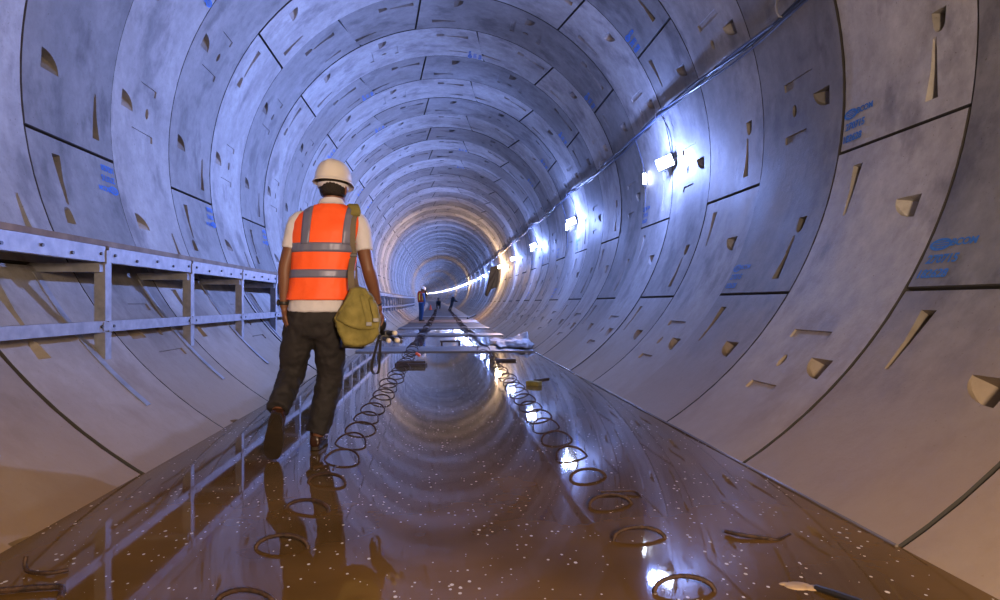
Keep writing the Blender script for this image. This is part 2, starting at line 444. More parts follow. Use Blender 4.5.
for i in range(-5, NR):
    kind = i % 2; b = TYPE1 if kind == 0 else TYPE2
    yb = Y0 + W * i
    rt = (.74 if kind == 0 else 1.20) * random.uniform(.92, 1.08)  # alternate rings darker and brighter: ring variation plus lamp banding put into the colour
    for k in range(6):
        cen = (b[k][0] + b[k + 1][0]) / 2
        key = 'wall_right' if cen < 25 else ('ceiling' if cen < 150 else 'wall_left')
        if kind == 1 and k == 5: key = 'wall_left'
        V, Fc, njf = get_t(kind, k, i < NDET); fm[key].extend([0] * (len(Fc) - njf) + [1] * njf)
        dr = random.uniform(-.006, .006); tone = rt * random.uniform(.88, 1.1); warm = random.uniform(-.02, .02)
        vs, fs, ts = shell[key]; o = len(vs)
        for (ph, v, d) in V: vs.append(wp(ph, yb + v, R + d + dr))
        for f in Fc: fs.append(tuple(x + o for x in f))
        ts.extend([(tone * (1 + warm), tone, tone * (1 - warm), 1)] * len(V))
for key, (vs, fs, ts) in shell.items():
    me = bpy.data.meshes.new(key); me.from_pydata(vs, [], fs); me.update()
    me.materials.append(M['concrete']); me.materials.append(M['gap']); me.polygons.foreach_set('material_index', fm[key])
    at_ = me.color_attributes.new('tone', 'FLOAT_COLOR', 'POINT')
    at_.data.foreach_set('color', [c for t in ts for c in t])
    bm = bmesh.new(); bm.from_mesh(me)
    bmesh.ops.remove_doubles(bm, verts=bm.verts[:], dist=.0004)
    # normals to the inside of the tunnel
    bmesh.ops.recalc_face_normals(bm, faces=bm.faces[:])
    bm.to_mesh(me); bm.free()
    me.shade_smooth(); me.set_sharp_from_angle(angle=D(22))
    o = bpy.data.objects.new(key, me); COL.objects.link(o); o['kind'] = 'structure'
WALLR = bpy.data.objects['wall_right']; WALLL = bpy.data.objects['wall_left']; CEIL = bpy.data.objects['ceiling']
# gasket shell behind the joints
vs = []; fs = []
ys = [Y0 - 5 * W + 3 * j for j in range(int((NR + 5) * W / 3) + 1)]
for y in ys:
    for a in range(48): vs.append(wp(2 * PI * a / 48, y, R + .26))
for j in range(len(ys) - 1):
    for a in range(48): fs.append((j * 48 + a, (j + 1) * 48 + a, (j + 1) * 48 + (a + 1) % 48, j * 48 + (a + 1) % 48))
o = mobj('trim_1', vs, fs, M['gap']); o['kind'] = 'structure'
# end bulkhead, far round the bend
ye = Y0 + NR * W
vs = [wp(2 * PI * a / 48, ye, R + .1) for a in range(48)] + [wp(2 * PI * a / 48, ye + .4, R + .1) for a in range(48)]
fs = [tuple(range(48)), tuple(range(48, 96))] + [(a, (a + 1) % 48, 48 + (a + 1) % 48, 48 + a) for a in range(48)]
o = mobj('wall_end', vs, fs, M['gap']); o['kind'] = 'structure'

# blue stencilled numbers on the segments (parts of the lining)
def text_verts(s, size):
    cu = bpy.data.curves.new('t', 'FONT'); cu.body = s; cu.size = size; cu.align_x = 'CENTER'; cu.space_character = .95; cu.offset = size * .035
    cu.resolution_u = 3
    t = bpy.data.objects.new('t', cu); COL.objects.link(t); bpy.context.view_layer.update()
    me = bpy.data.meshes.new_from_object(t.evaluated_get(bpy.context.evaluated_depsgraph_get()))
    V = [v.co.copy() for v in me.vertices]; Fc = [tuple(p.vertices) for p in me.polygons]
    bpy.data.objects.remove(t); bpy.data.curves.remove(cu); bpy.data.meshes.remove(me)
    return V, Fc
def stencil():
    V = []; Fc = []
    def put(v2, f2, ox, oy, sk=0):
        o = len(V)
        for p in v2: V.append((p.x + ox + sk * p.y, p.y + oy))
        for f in f2: Fc.append(tuple(x + o for x in f))
    put(*text_verts('182628', .075), -.02, 0); put(*text_verts('270715', .075), 0, .095)
    put(*text_verts('BCOM', .062), .095, .20)
    # oval logo: ring with bars
    n = 28; o = len(V)
    for k in range(n):
        t = 2 * PI * k / n
        V.append((-.06 + .075 * math.cos(t), .215 + .040 * math.sin(t))); V.append((-.06 + .055 * math.cos(t), .215 + .024 * math.sin(t)))
    for k in range(n):
        a, b2 = o + 2 * k, o + 2 * ((k + 1) % n); Fc.append((a, b2, b2 + 1, a + 1))
    for yy in (.197, .211, .225):
        o = len(V); V.extend([(-.11, yy), (-.01, yy), (-.01, yy + .008), (-.11, yy + .008)]); Fc.append((o, o + 1, o + 2, o + 3))
    return V, Fc
SV, SF = stencil()
def place_stencil(i, k, sc=1.0):
    b = TYPE1 if i % 2 == 0 else TYPE2
    bm = bmesh.new()
    y_edge = Y0 + W * (i + 1) + .01
    a0 = D(b[k][1]) + .05 / R
    cen = (b[k][0] + b[k + 1][0]) / 2
    par = WALLR if cen < 25 else (CEIL if cen < 150 else WALLL)
    vs = []
    for (x, y) in SV: vs.append(bm.verts.new(wp(a0 + (y * sc + .02) / R, y_edge - .17 - x * sc, R - .0085)))
    for f in SF:
        try: bm.faces.new([vs[j] for j in f])
        except ValueError: pass
    return bobj('painted_number', bm, M['paint'], par)
for i in range(-1, 16):
    ks = [k for k in range(6)]
    for k in ks:
        b = TYPE1 if i % 2 == 0 else TYPE2
        if b[k + 1][0] - b[k][0] < 40: continue
        if b[k][0] > 200 or b[k][0] < -60: continue
        if random.random() < .25 and i not in (0, 2): continue
        place_stencil(i, k)

# ------------------------------------------------------------------ floor and water
def chord(z):
    return math.sqrt(max(0, R * R - (z - CZ0) ** 2))
def floor_strip(name, y0, y1, z0, z1, m, step=1.2, kind='structure', over=.004):
    bm = bmesh.new(); n = max(2, int((y1 - y0) / step) + 1); rows = []
    for j in range(n + 1):
        y = y0 + (y1 - y0) * j / n; dx, dz = path(y); c = chord(z1) + over
        c0 = chord(z0) + over
        rows.append([bm.verts.new((CX0 + dx - c, y, z1 + dz)), bm.verts.new((CX0 + dx + c, y, z1 + dz)), bm.verts.new((CX0 + dx + c0, y, z0 + dz)), bm.verts.new((CX0 + dx - c0, y, z0 + dz))])
    for j in range(n):
        for q in range(4): bm.faces.new((rows[j][q], rows[j][(q + 1) % 4], rows[j + 1][(q + 1) % 4], rows[j + 1][q]))
    bm.faces.new(rows[0]); bm.faces.new(rows[-1][::-1])
    o = bobj(name, bm, m)
    if kind: o['kind'] = kind
    return o
floor_strip('floor', Y0 - 5 * W, 11.45, -.30, -.055, M['brownslab'])
floor_strip('floor', 11.45, 22.5, -.30, -.012, M['wetfloor'], step=2.0)
floor_strip('floor', 22.5, 300, -.30, -.012, M['farfloor'], step=2.0)
wtr = floor_strip('flood_water', Y0 - 5 * W, 11.45, -.05, 0.0, M['water'], kind=None)
tag(wtr, 'brown muddy water lying over the tunnel floor', 'water', kind='stuff')
# cross slabs beyond the water
def cross_slab(y0, y1, h, m, label):
    bm = bmesh.new(); dx, dz = path((y0 + y1) / 2)
    c0 = chord(-.02) - .01; c1 = chord(h) - .015
    vs = []
    for y, dy in ((y0, 0), (y1, 0)):
        vs.append([bm.verts.new((CX0 + dx - c0, y, -.02 + dz)), bm.verts.new((CX0 + dx + c0, y, -.02 + dz)), bm.verts.new((CX0 + dx + c1, y, h + dz)), bm.verts.new((CX0 + dx - c1, y, h + dz))])
    for q in range(4): bm.faces.new((vs[0][q], vs[0][(q + 1) % 4], vs[1][(q + 1) % 4], vs[1][q]))
    bm.faces.new(vs[0][::-1]); bm.faces.new(vs[1])
    o = bobj('concrete_sill', bm, m); return tag(o, label, 'sill')
cross_slab(11.45, 12.75, .02, M['dryslab'], 'wide grey concrete sill across the floor where the water ends')
cross_slab(17.2, 18.6, .01, M['dryslab'], 'narrow grey concrete sill midway to the standing worker in blue')
cross_slab(22.0, 23.4, .01, M['dryslab'], 'grey concrete sill crossing the track bed just this side of the brown one')
cross_slab(28.4, 33.2, .01, M['brownslab'], 'brown mud-stained sill under the feet of the worker in blue')
cross_slab(38.0, 41.0, .01, M['dryslab'], 'farthest grey concrete sill beyond the worker in blue')

# glossy bead added to give the bright wet line along the right wall
bm = bmesh.new(); bp_ = []
yy = 2.2
while yy < 11.4:
    bp_.append((CX0 + chord(0) - .012 + .006 * noise.noise(Vector((yy * 3, 0, 0))), yy, .004 + .006 * noise.noise(Vector((yy * 1.3, 4, 0))))); yy += .15
tube(bm, bp_, .007, n=8, sub=1)
M['wetbead'] = mat('wet_line_gloss', (.16, .14, .13), .08, spec=.8)
o = bobj('trim_2', bm, M['wetbead'], smooth=True); o['kind'] = 'structure'
# ------------------------------------------------------------------ rebar hoops
def hoop_mesh(r, h, wire, lean):
    "a ring half sunk in the floor and leaning over: r half width, h height above the floor, lean its offset at the top"
    bm = bmesh.new(); pts = []
    for k in range(19):
        a = PI + .55 - (PI + 1.1) * k / 18
        pts.append((r * math.cos(a), lean * math.sin(a), h * math.sin(a)))
    limb(bm, pts, [wire] * len(pts), n=6, up=Vector((0, 1, 0)), sub=1)
    bmesh.ops.recalc_face_normals(bm, faces=bm.faces[:])
    me = bpy.data.meshes.new('hoop'); bm.to_mesh(me); bm.free(); me.materials.append(M['rust']); me.shade_smooth()
    return me
hoops = [hoop_mesh(.102, .054, .0070, .06), hoop_mesh(.098, .050, .0068, .075), hoop_mesh(.108, .056, .0070, .05), hoop_mesh(.100, .058, .0068, .08)]
near_hoops = [hoop_mesh(.102, .040, .0085, .025), hoop_mesh(.098, .042, .0082, .02), hoop_mesh(.104, .037, .0085, .03)]
ORD = ['nearest', 'second', 'third', 'fourth', 'fifth', 'sixth', 'seventh', 'eighth', 'ninth', 'tenth']
NL = 0
HG = {}
for side, X, lab in ((0, -.595, 'left'), (1, .77, 'right')):
    y = 1.90; k = 0
    while y < 62:
        me = hoops[(k * 3 + side) % 4] if k > 3 else near_hoops[(k + side) % 3]
        dx, dz = path(y)
        o = bpy.data.objects.new('rebar_hoop', me); COL.objects.link(o)
        if y < 6.6: jx, jy = random.uniform(-.012, .012), random.uniform(-.015, .015)
        else: jx, jy = random.uniform(-.03, .03), random.uniform(-.05, .05)
        z = 0 if y < 11.4 else (.034 if any(a < y < b for a, b in ((11.4, 12.8), (17.2, 18.6), (22, 23.4), (28.4, 33.2), (38, 41))) else -.01) + dz
        o.scale = (1.12, 1.0, 1.15) if y > 11.4 else (1, 1, 1); o.location = (X + dx + jx, y + jy, z); o.rotation_euler = (0, 0, random.uniform(-.2, .2) + (.12 if side else -.1))
        if k < 10:
            l = 'rusty wire hoop in the muddy water, %s from the camera in the %s row' % (ORD[k], lab)
            tag(o, l, 'hoop', 'rebar hoops in the %s row' % lab)
        elif y < 11.4:
            tag(o, 'rusty wire hoop in the %s row, between its tenth hoop and the concrete sill' % lab, 'hoop', 'rebar hoops of the %s row just before the sill' % lab)
        else:
            tag(o, 'small dark hoop of the %s row beyond the water' % lab, 'hoop', 'distant rebar hoops in the %s row' % lab)
        y += .425 if y < 11.2 else .40; k += 1

# ------------------------------------------------------------------ loose bars on the floor
def bar(name, pts, r, m, label, cat, smooth=True, sub=4):
    bm = bmesh.new(); tube(bm, pts, r, n=8, sub=sub)
    return tag(bobj(name, bm, m, smooth=True), label, cat)
def onfloor(px, py, z=0.0):
    d = (CAMZ - z) * F / (py - VPY); k = (px - CXP) / F
    Y = d * (math.cos(YAW) - k * math.sin(YAW)) ; X = d * (math.sin(YAW) + k * math.cos(YAW))
    return Vector((X, Y, z))
def P3(px, py, z=.012): return onfloor(px, py, z)
bar('bent_rebar', [P3(600, 492), P3(625, 491), P3(636, 492), P3(641, 497, .0), P3(642, 502, -.01)], .006, M['rust'], 'hairpin bent rebar lying just behind the third hoop of the right row', 'rebar')
bar('bent_rebar', [P3(725, 531), P3(742, 535), P3(765, 538, .006), P3(778, 540, .0), P3(790, 535, -.004)], .008, M['rust'], 'dark bent bar lying in the water between the right hoops and right wall', 'rebar')
bar('steel_pipe', [P3(816, 588, .004), P3(836, 594, .012), P3(862, 603, .02)], .011, M['dark'], 'dark rod with mud-crusted end at the bottom right of the picture', 'rod')
bm = bmesh.new(); q = P3(798, 586, .0)
add_sphere(bm, q, (.045, .03, .006)); add_sphere(bm, P3(785, 584, 0), (.02, .012, .004)); add_sphere(bm, P3(812, 588, .0), (.03, .02, .006))
tag(bobj('mud_crust', bm, M['rustytan'], smooth=True), 'pale crust of mud at the tip of the dark rod', 'mud')
bar('bent_rebar', [P3(-15, 592), P3(20, 589), P3(50, 587), P3(62, 588, .01), P3(60, 598, 0)], .010, M['rust'], 'thick dark bent bar at the bottom left edge of the picture', 'rebar')
bar('bent_rebar', [P3(26, 556, .05), P3(25, 566, .02), P3(30, 572, .006), P3(50, 573), P3(68, 570, .008)], .007, M['rust'], 'thin L-shaped bar by the muddy left edge of the floor', 'rebar')
bar('bent_rebar', [P3(333, 470, .0), P3(336, 466, .0)], .006, M['rust'], 'short stub of bar beside the left row of hoops near the brown shoe', 'rebar')
# timber block across the left hoops, boards and small debris
def timber(name, p0, p1, w, h, m, label, cat, parts=None):
    a, b = Vector(p0), Vector(p1); d = b - a; rot = Matrix.Rotation(math.atan2(d.y, d.x), 3, 'Z')
    bm = bmesh.new(); add_box(bm, (a + b) / 2 + Vector((0, 0, h / 2)), (d.length, w, h), rot, bevel=.006)
    return tag(bobj(name, bm, m), label, cat)
root = empty('timber_bundle', onfloor(411, 364), 'dark stack of short timbers lying across the left row of hoops', 'timber')
pp = []
for dy, z, l in ((0, .0, 1.0), (.10, .0, 1.08), (.05, .036, .95)):
    a, b = onfloor(396, 366), onfloor(426, 366); mid = (a + b) / 2; d = (b - a) * l
    bm = bmesh.new(); add_box(bm, mid + Vector((0, dy, .018 + z)), (d.length, .085, .034), bevel=.004); pp.append(bobj('plank', bm, M['timber']))
attach(root, pp)
bm = bmesh.new(); q = onfloor(418, 360); add_box(bm, q + Vector((0, 0, .09)), (.09, .05, .045), Matrix.Rotation(.6, 3, 'Y'), bevel=.015)
tag(bobj('orange_cloth_scrap', bm, M['cone'], smooth=True), 'small orange scrap sitting on the dark timbers', 'scrap')
timber('floor_board', onfloor(496, 361), onfloor(516, 361), .10, .035, M['timber'], 'dark board floating at the right row of hoops near the sill', 'board')
timber('wood_offcut', onfloor(528, 385), onfloor(540, 386), .10, .05, M['khaki'], 'small yellowish offcut in the water right of the right hoops', 'offcut')
timber('thin_board', onfloor(535, 381), onfloor(548, 379), .05, .02, M['timber'], 'thin dark sliver beside the yellowish offcut', 'board')
# low trestle beyond the sill
root = empty('low_trestle', onfloor(450, 345.5), 'low dark trestle bench standing between the hoop rows beyond the sill', 'trestle')
a, b = onfloor(440, 346), onfloor(461, 346); pp = []
bm = bmesh.new(); add_box(bm, (a + b) / 2 + Vector((0, 0, .10)), ((b - a).length, .16, .03), bevel=.004); pp.append(bobj('board', bm, M['timber']))
for s in (.08, .92):
    bm = bmesh.new(); q = a.lerp(b, s); add_box(bm, q + Vector((0, 0, .045)), (.04, .14, .09), bevel=.004); pp.append(bobj('leg', bm, M['timber']))
attach(root, pp)
a = onfloor(468, 318.5); b = onfloor(476, 316)
dzf = path(36)[1]
bar('steel_bar', [at(467.5, 318.3, 34) , at(475.5, 314.6, 36)], .05, M['dark'], 'black bar leaning at the foot of the right wall near the orange-lit rings', 'bar')

# crumpled plastic sheet heaped at the right wall
bm = bmesh.new(); nx, ny = 26, 30; grid = []
for j in range(ny):
    row = []
    for i in range(nx):
        u, v = i / (nx - 1), j / (ny - 1)
        x = 1.12 + .70 * u - .04 * math.sin(v * 9); y = 11.9 + 2.6 * v + .25 * math.sin(u * 7)
        env = max(0, math.sin(PI * min(1, v * 1.02)) ** .7) * (.03 + .20 * u ** 1.5)
        z = .0 + env * (.75 + .6 * noise.noise(Vector((x * 2.6, y * 1.9, 1)))) + .05 * abs(noise.noise(Vector((x * 7, y * 5, 3)))) + .036
        zw = CZ0 - math.sqrt(max(.01, (R - .03) ** 2 - (x - CX0) ** 2))
        z = max(z, zw) 
        row.append(bm.verts.new((x, y, z)))
    grid.append(row)
for j in range(ny - 1):
    for i in range(nx - 1): bm.faces.new((grid[j][i], grid[j][i + 1], grid[j + 1][i + 1], grid[j + 1][i]))
o = bobj('plastic_sheet', bm, M['tarp'], smooth=60)
sm = o.modifiers.new('s', 'SOLIDIFY'); sm.thickness = .012; sm.offset = 1
tag(o, 'crumpled pale plastic sheet heaped against the foot of the right wall', 'sheet')

# dark sheet hanging beside the far orange lamp
pl = [(491, 266.5), (500.2, 265.2), (499.3, 276), (498.6, 288), (494.5, 287.6), (490.8, 288.8), (489, 293), (487.4, 296.8), (484.6, 294.8), (486.8, 288), (488.6, 280), (489.5, 272)]
bm = bmesh.new(); fr = []; bk = []
for k, (px, py) in enumerate(pl):
    p = at(px, py, 34.5 + .08 * math.sin(k * 1.7)); fr.append(bm.verts.new(p)); bk.append(bm.verts.new(p + Vector((.02, .45, 0))))
bm.faces.new(fr); bm.faces.new(bk[::-1])
for k in range(len(pl)): bm.faces.new((fr[k], fr[(k + 1) % len(pl)], bk[(k + 1) % len(pl)], bk[k]))
bmesh.ops.bevel(bm, geom=bm.edges[:], offset=.03, segments=2, affect='EDGES')
tag(bobj('hanging_tarpaulin', bm, M['darkcloth']), 'black bundled tarpaulin hanging from the right wall beside the orange lamp', 'tarpaulin')

# ------------------------------------------------------------------ walkway on the left wall
XW = -2.235; SP = 1.383; PY0 = 4.22
walk = empty('elevated_walkway', (XW - .2, PY0, 1.2), 'galvanised steel walkway with plank deck bracketed to the left wall', 'walkway')
def wall_x(z): return CX0 - chord(z)
wparts = []
def box_mesh(name, boxes, m, bevel=0):
    bm = bmesh.new()
    for c, s in boxes: add_box(bm, c, s, bevel=bevel)
    bmesh.ops.recalc_face_normals(bm, faces=bm.faces[:])
    me = bpy.data.meshes.new(name); bm.to_mesh(me); bm.free()
    for x in (m if isinstance(m, list) else [m]): me.materials.append(x)
    return me
ln = SP - .045
# channel: web face plus flanges
me_top = box_mesh('top_rail', [((0, 0, -.052), (.006, ln, .104)), ((-.025, 0, -.003), (.05, ln, .006)), ((-.025, 0, -.101), (.05, ln, .006))], M['galv'])
me_low = box_mesh('lower_rail', [((0, 0, -.036), (.006, ln, .072)), ((-.02, 0, -.003), (.04, ln, .006))], M['galv'])
zb = .47
me_post = box_mesh('post', [((-.012, .035, (1.19 + zb) / 2), (.006, .075, 1.19 - zb)), ((-.045, 0, (1.19 + zb) / 2), (.07, .006, 1.19 - zb))], M['galv'])
me_brk = box_mesh('joint_plate', [((.008, 0, 1.225), (.008, .05, .09))], M['galv']); me_brk2 = box_mesh('joint_plate', [((.008, 0, .765), (.008, .11, .055))], M['galv'])
bm = bmesh.new()
q = bmesh.ops.create_cone(bm, cap_ends=True, segments=6, radius1=.011, radius2=.011, depth=.012)['verts']
bmesh.ops.rotate(bm, cent=(0, 0, 0), matrix=Matrix.Rotation(PI / 2, 3, 'Y'), verts=q)
me_bolt = bpy.data.meshes.new('bolt'); bm.to_mesh(me_bolt); bm.free(); me_bolt.materials.append(M['bolt'])
# strap following the wall, post foot
bm = bmesh.new(); prev = None
for k in range(13):
    z = 1.12 + (.24 - 1.12) * k / 12; x = wall_x(z); nrm = Vector((CX0 - x, 0, CZ0 - z)).normalized()
    c = Vector((x, 0, z)); cur = [bm.verts.new(c + nrm * a + Vector((0, b, 0))) for a, b in ((.004, -.03), (.004, .03), (.014, .03), (.014, -.03))]
    if prev:
        for q in range(4): bm.faces.new((prev[q], prev[(q + 1) % 4], cur[(q + 1) % 4], cur[q]))
    else: bm.faces.new(cur[::-1])
    prev = cur
bm.faces.new(prev)
bmesh.ops.recalc_face_normals(bm, faces=bm.faces[:])
me_strap = bpy.data.meshes.new('wall_strap'); bm.to_mesh(me_strap); bm.free(); me_strap.materials.append(M['galv'])
me_cross = box_mesh('cross_bearer', [((-.27, 0, 1.155), (.5, .04, .06))], M['galv'])
me_gus = box_mesh('foot_gusset', [((-.03, .04, zb + .03), (.008, .11, .11))], M['galv'])
for k in range(-3, 34):
    yp = PY0 + SP * k; dx, dz = path(yp); ym = yp + SP / 2; dxm, dzm = path(ym)
    for me, nm, (x, y, z) in ((me_top, 'top_rail', (XW + dxm, ym, 1.294 + dzm)), (me_low, 'lower_rail', (XW + dxm, ym, .80 + dzm)),
                              (me_post, 'post', (XW + dx, yp, dz)), (me_brk, 'joint_plate', (XW + dx, yp, dz)), (me_brk2, 'joint_plate', (XW + dx, yp, dz)),
                              (me_strap, 'wall_strap', (dx, yp - .06, dz)), (me_cross, 'cross_bearer', (XW + dx, yp - .03, dz)), (me_gus, 'foot_gusset', (XW + dx, yp, dz))):
        o = bpy.data.objects.new(nm, me); COL.objects.link(o); o.location = (x, y, z); wparts.append(o)
        if nm in ('top_rail', 'lower_rail') and k < 9:
            for (by, bz) in ([(-.60, -.052), (-.3, -.07), (0.02, -.05), (.3, -.07), (.61, -.052)] if nm == 'top_rail' else [(-.62, -.036), (.62, -.036)]):
                bo = bpy.data.objects.new('bolt', me_bolt); COL.objects.link(bo); bo.parent = o; bo.location = (.009, by, bz)
        if nm != 'wall_strap' and dxm: o.rotation_euler.z = math.atan(3.2e-4 * (yp - 30)) if yp > 30 else 0
# deck planks: three wide, staggered
deck_y = PY0 - 3 * SP
for j, (xa, xb) in enumerate(((XW - .02, XW - .215), (XW - .22, XW - .42), (XW - .425, XW - .60))):
    y = deck_y - j * .8
    while y < PY0 + 34 * SP:
        l = random.uniform(2.2, 3.2); y2 = min(y + l, PY0 + 34 * SP); dxa, dza = path(y); dxb, dzb = path(y2)
        bm = bmesh.new()
        zt = 1.300 + random.uniform(0, .006)
        vs = []
        for yy, dx, dz in ((y + .004, dxa, dza), (y2 - .004, dxb, dzb)):
            for x in (xa, xb):
                for z in (zt, zt + .036): vs.append(bm.verts.new((x + dx, yy, z + dz)))
        for f in ((0, 1, 3, 2), (4, 6, 7, 5), (0, 4, 5, 1), (2, 3, 7, 6), (0, 2, 6, 4), (1, 5, 7, 3)): bm.faces.new([vs[q] for q in f])
        wparts.append(bobj('deck_plank', bm, M['plank']))
        y = y2
attach(walk, wparts)

# ------------------------------------------------------------------ cables and lamps on the right wall
LAMPY = [8.1 + 6.0 * k for k in range(48)]
PHC = D(17.0)
cabs = []
for c in range(4):
    bm = bmesh.new(); pts = []
    y = -3.5
    while y < 130:
        ph = (y - 8.1) % 6.0 / 6.0
        sag = math.sin(PI * ph) * (.05 + .02 * c)
        tw = y * 1.9 + c * PI / 2
        wob = .03 * noise.noise(Vector((y * .8, c * 3.1, 0)))
        off = .085 + .022 * math.cos(tw) + wob * .5
        s = -sag + .024 * math.sin(tw) + wob
        x_, y_, z_ = wp(PHC + s / R, y, R - off)
        pts.append((x_, y_, z_)); y += .22 if y < 30 else 1.0
    tube(bm, pts, .014 if c < 3 else .010, n=6, sub=1)
    cabs.append(bobj('cable', bm, M['cable'] if c % 2 == 0 else M['cable2'], smooth=60))
root = empty('cable_bundle', wp(PHC, 2, R - .08), 'twisted bundle of dark power cables slung along the upper right wall', 'cable bundle')
for yy in [LAMPY[0] + 3.0 * k for k in range(-3, 30)]:
    bm = bmesh.new(); p0 = Vector(wp(PHC + .02, yy, R + .01)); p1 = Vector(wp(PHC + .02, yy, R - .12)); p2 = Vector(wp(PHC - .025, yy, R - .14)); p3 = Vector(wp(PHC - .03, yy, R - .02))
    tube(bm, [p0, p1, p2, p3], .008, n=6); cabs.append(bobj('hook', bm, M['galv']))
attach(root, cabs)

COOL = (.25, .37, 1.0); WARM = (1.0, .66, .40)
M['lens_cool'] = mat('lamp_lens_cool', (.9, .9, .95), .3, emit=(.72, .80, 1.0), estr=55)
M['lens_warm'] = mat('lamp_lens_warm', (.9, .9, .9), .3, emit=(1.0, .72, .42), estr=40)
def flood(y, idx, warm):
    ph = D(4.3); base = Vector(wp(ph, y, R)); inn = Vector((-math.cos(ph), 0, -math.sin(ph)))
    tilt = (inn * .75 + Vector((0, -.8, -.22))).normalized()
    if idx == 0: lab = 'glaring white floodlight nearest the camera on the right wall'
    elif idx == 1: lab = 'second white floodlight along the right wall from the camera'
    elif idx == 2: lab = 'third white floodlight along the right wall from the camera'
    elif idx == 3: lab = 'fourth floodlight along the right wall, just before the orange one'
    elif idx == 4: lab = 'orange-tinted floodlight on the right wall beside the black tarpaulin'
    elif warm: lab = 'small distant orange-tinted floodlight on the right wall'
    else: lab = 'tiny distant white floodlight in the line along the right wall'
    grp = None if idx < 5 else ('distant orange lamps on the right wall' if warm else 'distant white lamps on the right wall')
    root = empty('floodlight', base, lab, 'lamp', grp or 'floodlights on the right wall')
    parts = []
    c = base + inn * .13
    u = Vector((0, 1, 0)); v = tilt.cross(u).normalized(); u = v.cross(tilt).normalized()
    rot = Matrix((u, v, tilt)).transposed()
    bm = bmesh.new(); add_box(bm, c - tilt * .02, (.26, .17, .05), rot, bevel=.01)
    for k in range(5): add_box(bm, c - tilt * .055 + u * (-.1 + .05 * k), (.008, .15, .03), rot)
    h = bobj('housing', bm, M['housing']); parts.append(h)
    bm = bmesh.new(); add_box(bm, c + tilt * .009, (.225, .14, .012), rot, bevel=.004)
    parts.append(bobj('lens', bm, M['lens_warm'] if warm else M['lens_cool']))
    bm = bmesh.new()
    for s in (-1, 1):
        tube(bm, [c + u * s * .14 - tilt * .02, c + u * s * .145 - inn * .06, base + u * s * .05 + inn * .03], .007, n=6, sub=2)
    add_box(bm, base + inn * .03, (.04, .16, .06), None, bevel=.005)
    parts.append(bobj('bracket', bm, M['galv']))
    if idx < 8:
        bm = bmesh.new(); p = [wp(PHC - .01, y - .05, R - .09), wp(D(12), y - .09, R - .05), wp(D(7), y - .06, R - .04), tuple(c - tilt * .05)]
        tube(bm, p, .006, n=6); parts.append(bobj('supply_lead', bm, M['cable']))
    attach(root, parts)
    L = bpy.data.lights.new('flood_light', 'SPOT'); L.spot_size = D(75 if warm else 135); L.spot_blend = 1.0
    L.color = WARM if warm else COOL; L.energy = (1600 if warm else 2000) * (1.0 if idx < 5 else .9); L.shadow_soft_size = .06
    lo = bpy.data.objects.new('flood_light', L); COL.objects.link(lo); lo.location = c + inn * .10 + tilt * .03
    lo.rotation_euler = (inn + Vector((0, -.12, .12))).to_track_quat('-Z', 'Y').to_euler()
    L = bpy.data.lights.new('flood_glow', 'POINT')
    L.color = WARM if warm else COOL; L.energy = (520 if warm else 230) * (1.0 if idx < 7 else .45); L.shadow_soft_size = .06
    lo = bpy.data.objects.new('flood_light', L); COL.objects.link(lo); lo.location = c + inn * .16 + tilt * .02
    return root
for k, y in enumerate(LAMPY):
    if y > 290: break
    flood(y, k, k >= 4 and (k - 4) % 6 == 0)
# slim tube lamp hanging on a lead left of the first floodlight, and its kin at lamps two and three
for k, (y, lab) in enumerate(((9.15, 'slim hanging tube lamp beside the nearest floodlight'), (15.0, 'slim hanging tube lamp beside the second floodlight'), (21.1, 'slim hanging tube lamp beside the third floodlight'))):
    top = Vector(wp(PHC - .02, y, R - .10)); bot = Vector(wp(D(-6), y, R - .05))
    root = empty('tube_lamp', top, lab, 'lamp', 'slim tube lamps on the right wall')
    bm = bmesh.new(); tube(bm, [top, wp(D(8), y, R - .06), wp(D(2), y, R - .05), bot], .006, n=6); a = bobj('lead', bm, M['cable2'])
    bm = bmesh.new(); tube(bm, [wp(D(5.5), y - .02, R - .07), wp(D(2.4), y - .02, R - .07)], .022, n=10); b = bobj('tube', bm, M['lens_cool'])
    bm = bmesh.new(); tube(bm, [wp(D(6.4), y - .02, R - .07), wp(D(5.5), y - .02, R - .07)], .026, n=10); c2 = bobj('end_cap', bm, M['housing']); bm = bmesh.new(); tube(bm, [wp(D(2.4), y - .02, R - .07), wp(D(1.5), y - .02, R - .07)], .026, n=10); c = bobj('end_cap', bm, M['housing'])
    attach(root, [a, b, c, c2])

# warm work light behind the camera (lit part of the site the photographer stands in)
def area(name, loc, target, size, energy, color, sy=None):
    L = bpy.data.lights.new(name, 'AREA'); L.energy = energy; L.color = color; L.size = size
    if sy: L.shape = 'RECTANGLE'; L.size_y = sy
    o = bpy.data.objects.new(name, L); COL.objects.link(o); o.location = loc
    o.rotation_euler = (Vector(target) - Vector(loc)).to_track_quat('-Z', 'Y').to_euler()
    return o
L = bpy.data.lights.new('work_light', 'POINT'); L.energy = 850; L.color = (1.0, .71, .47); L.shadow_soft_size = .25
lo = bpy.data.objects.new('work_light', L); COL.objects.link(lo); lo.location = (.75, -1.2, 1.5)
wd = bpy.data.worlds.new('world'); SC.world = wd; wd.use_nodes = True
wd.node_tree.nodes['Background'].inputs[0].default_value = (.35, .28, .25, 1); wd.node_tree.nodes['Background'].inputs[1].default_value = .12

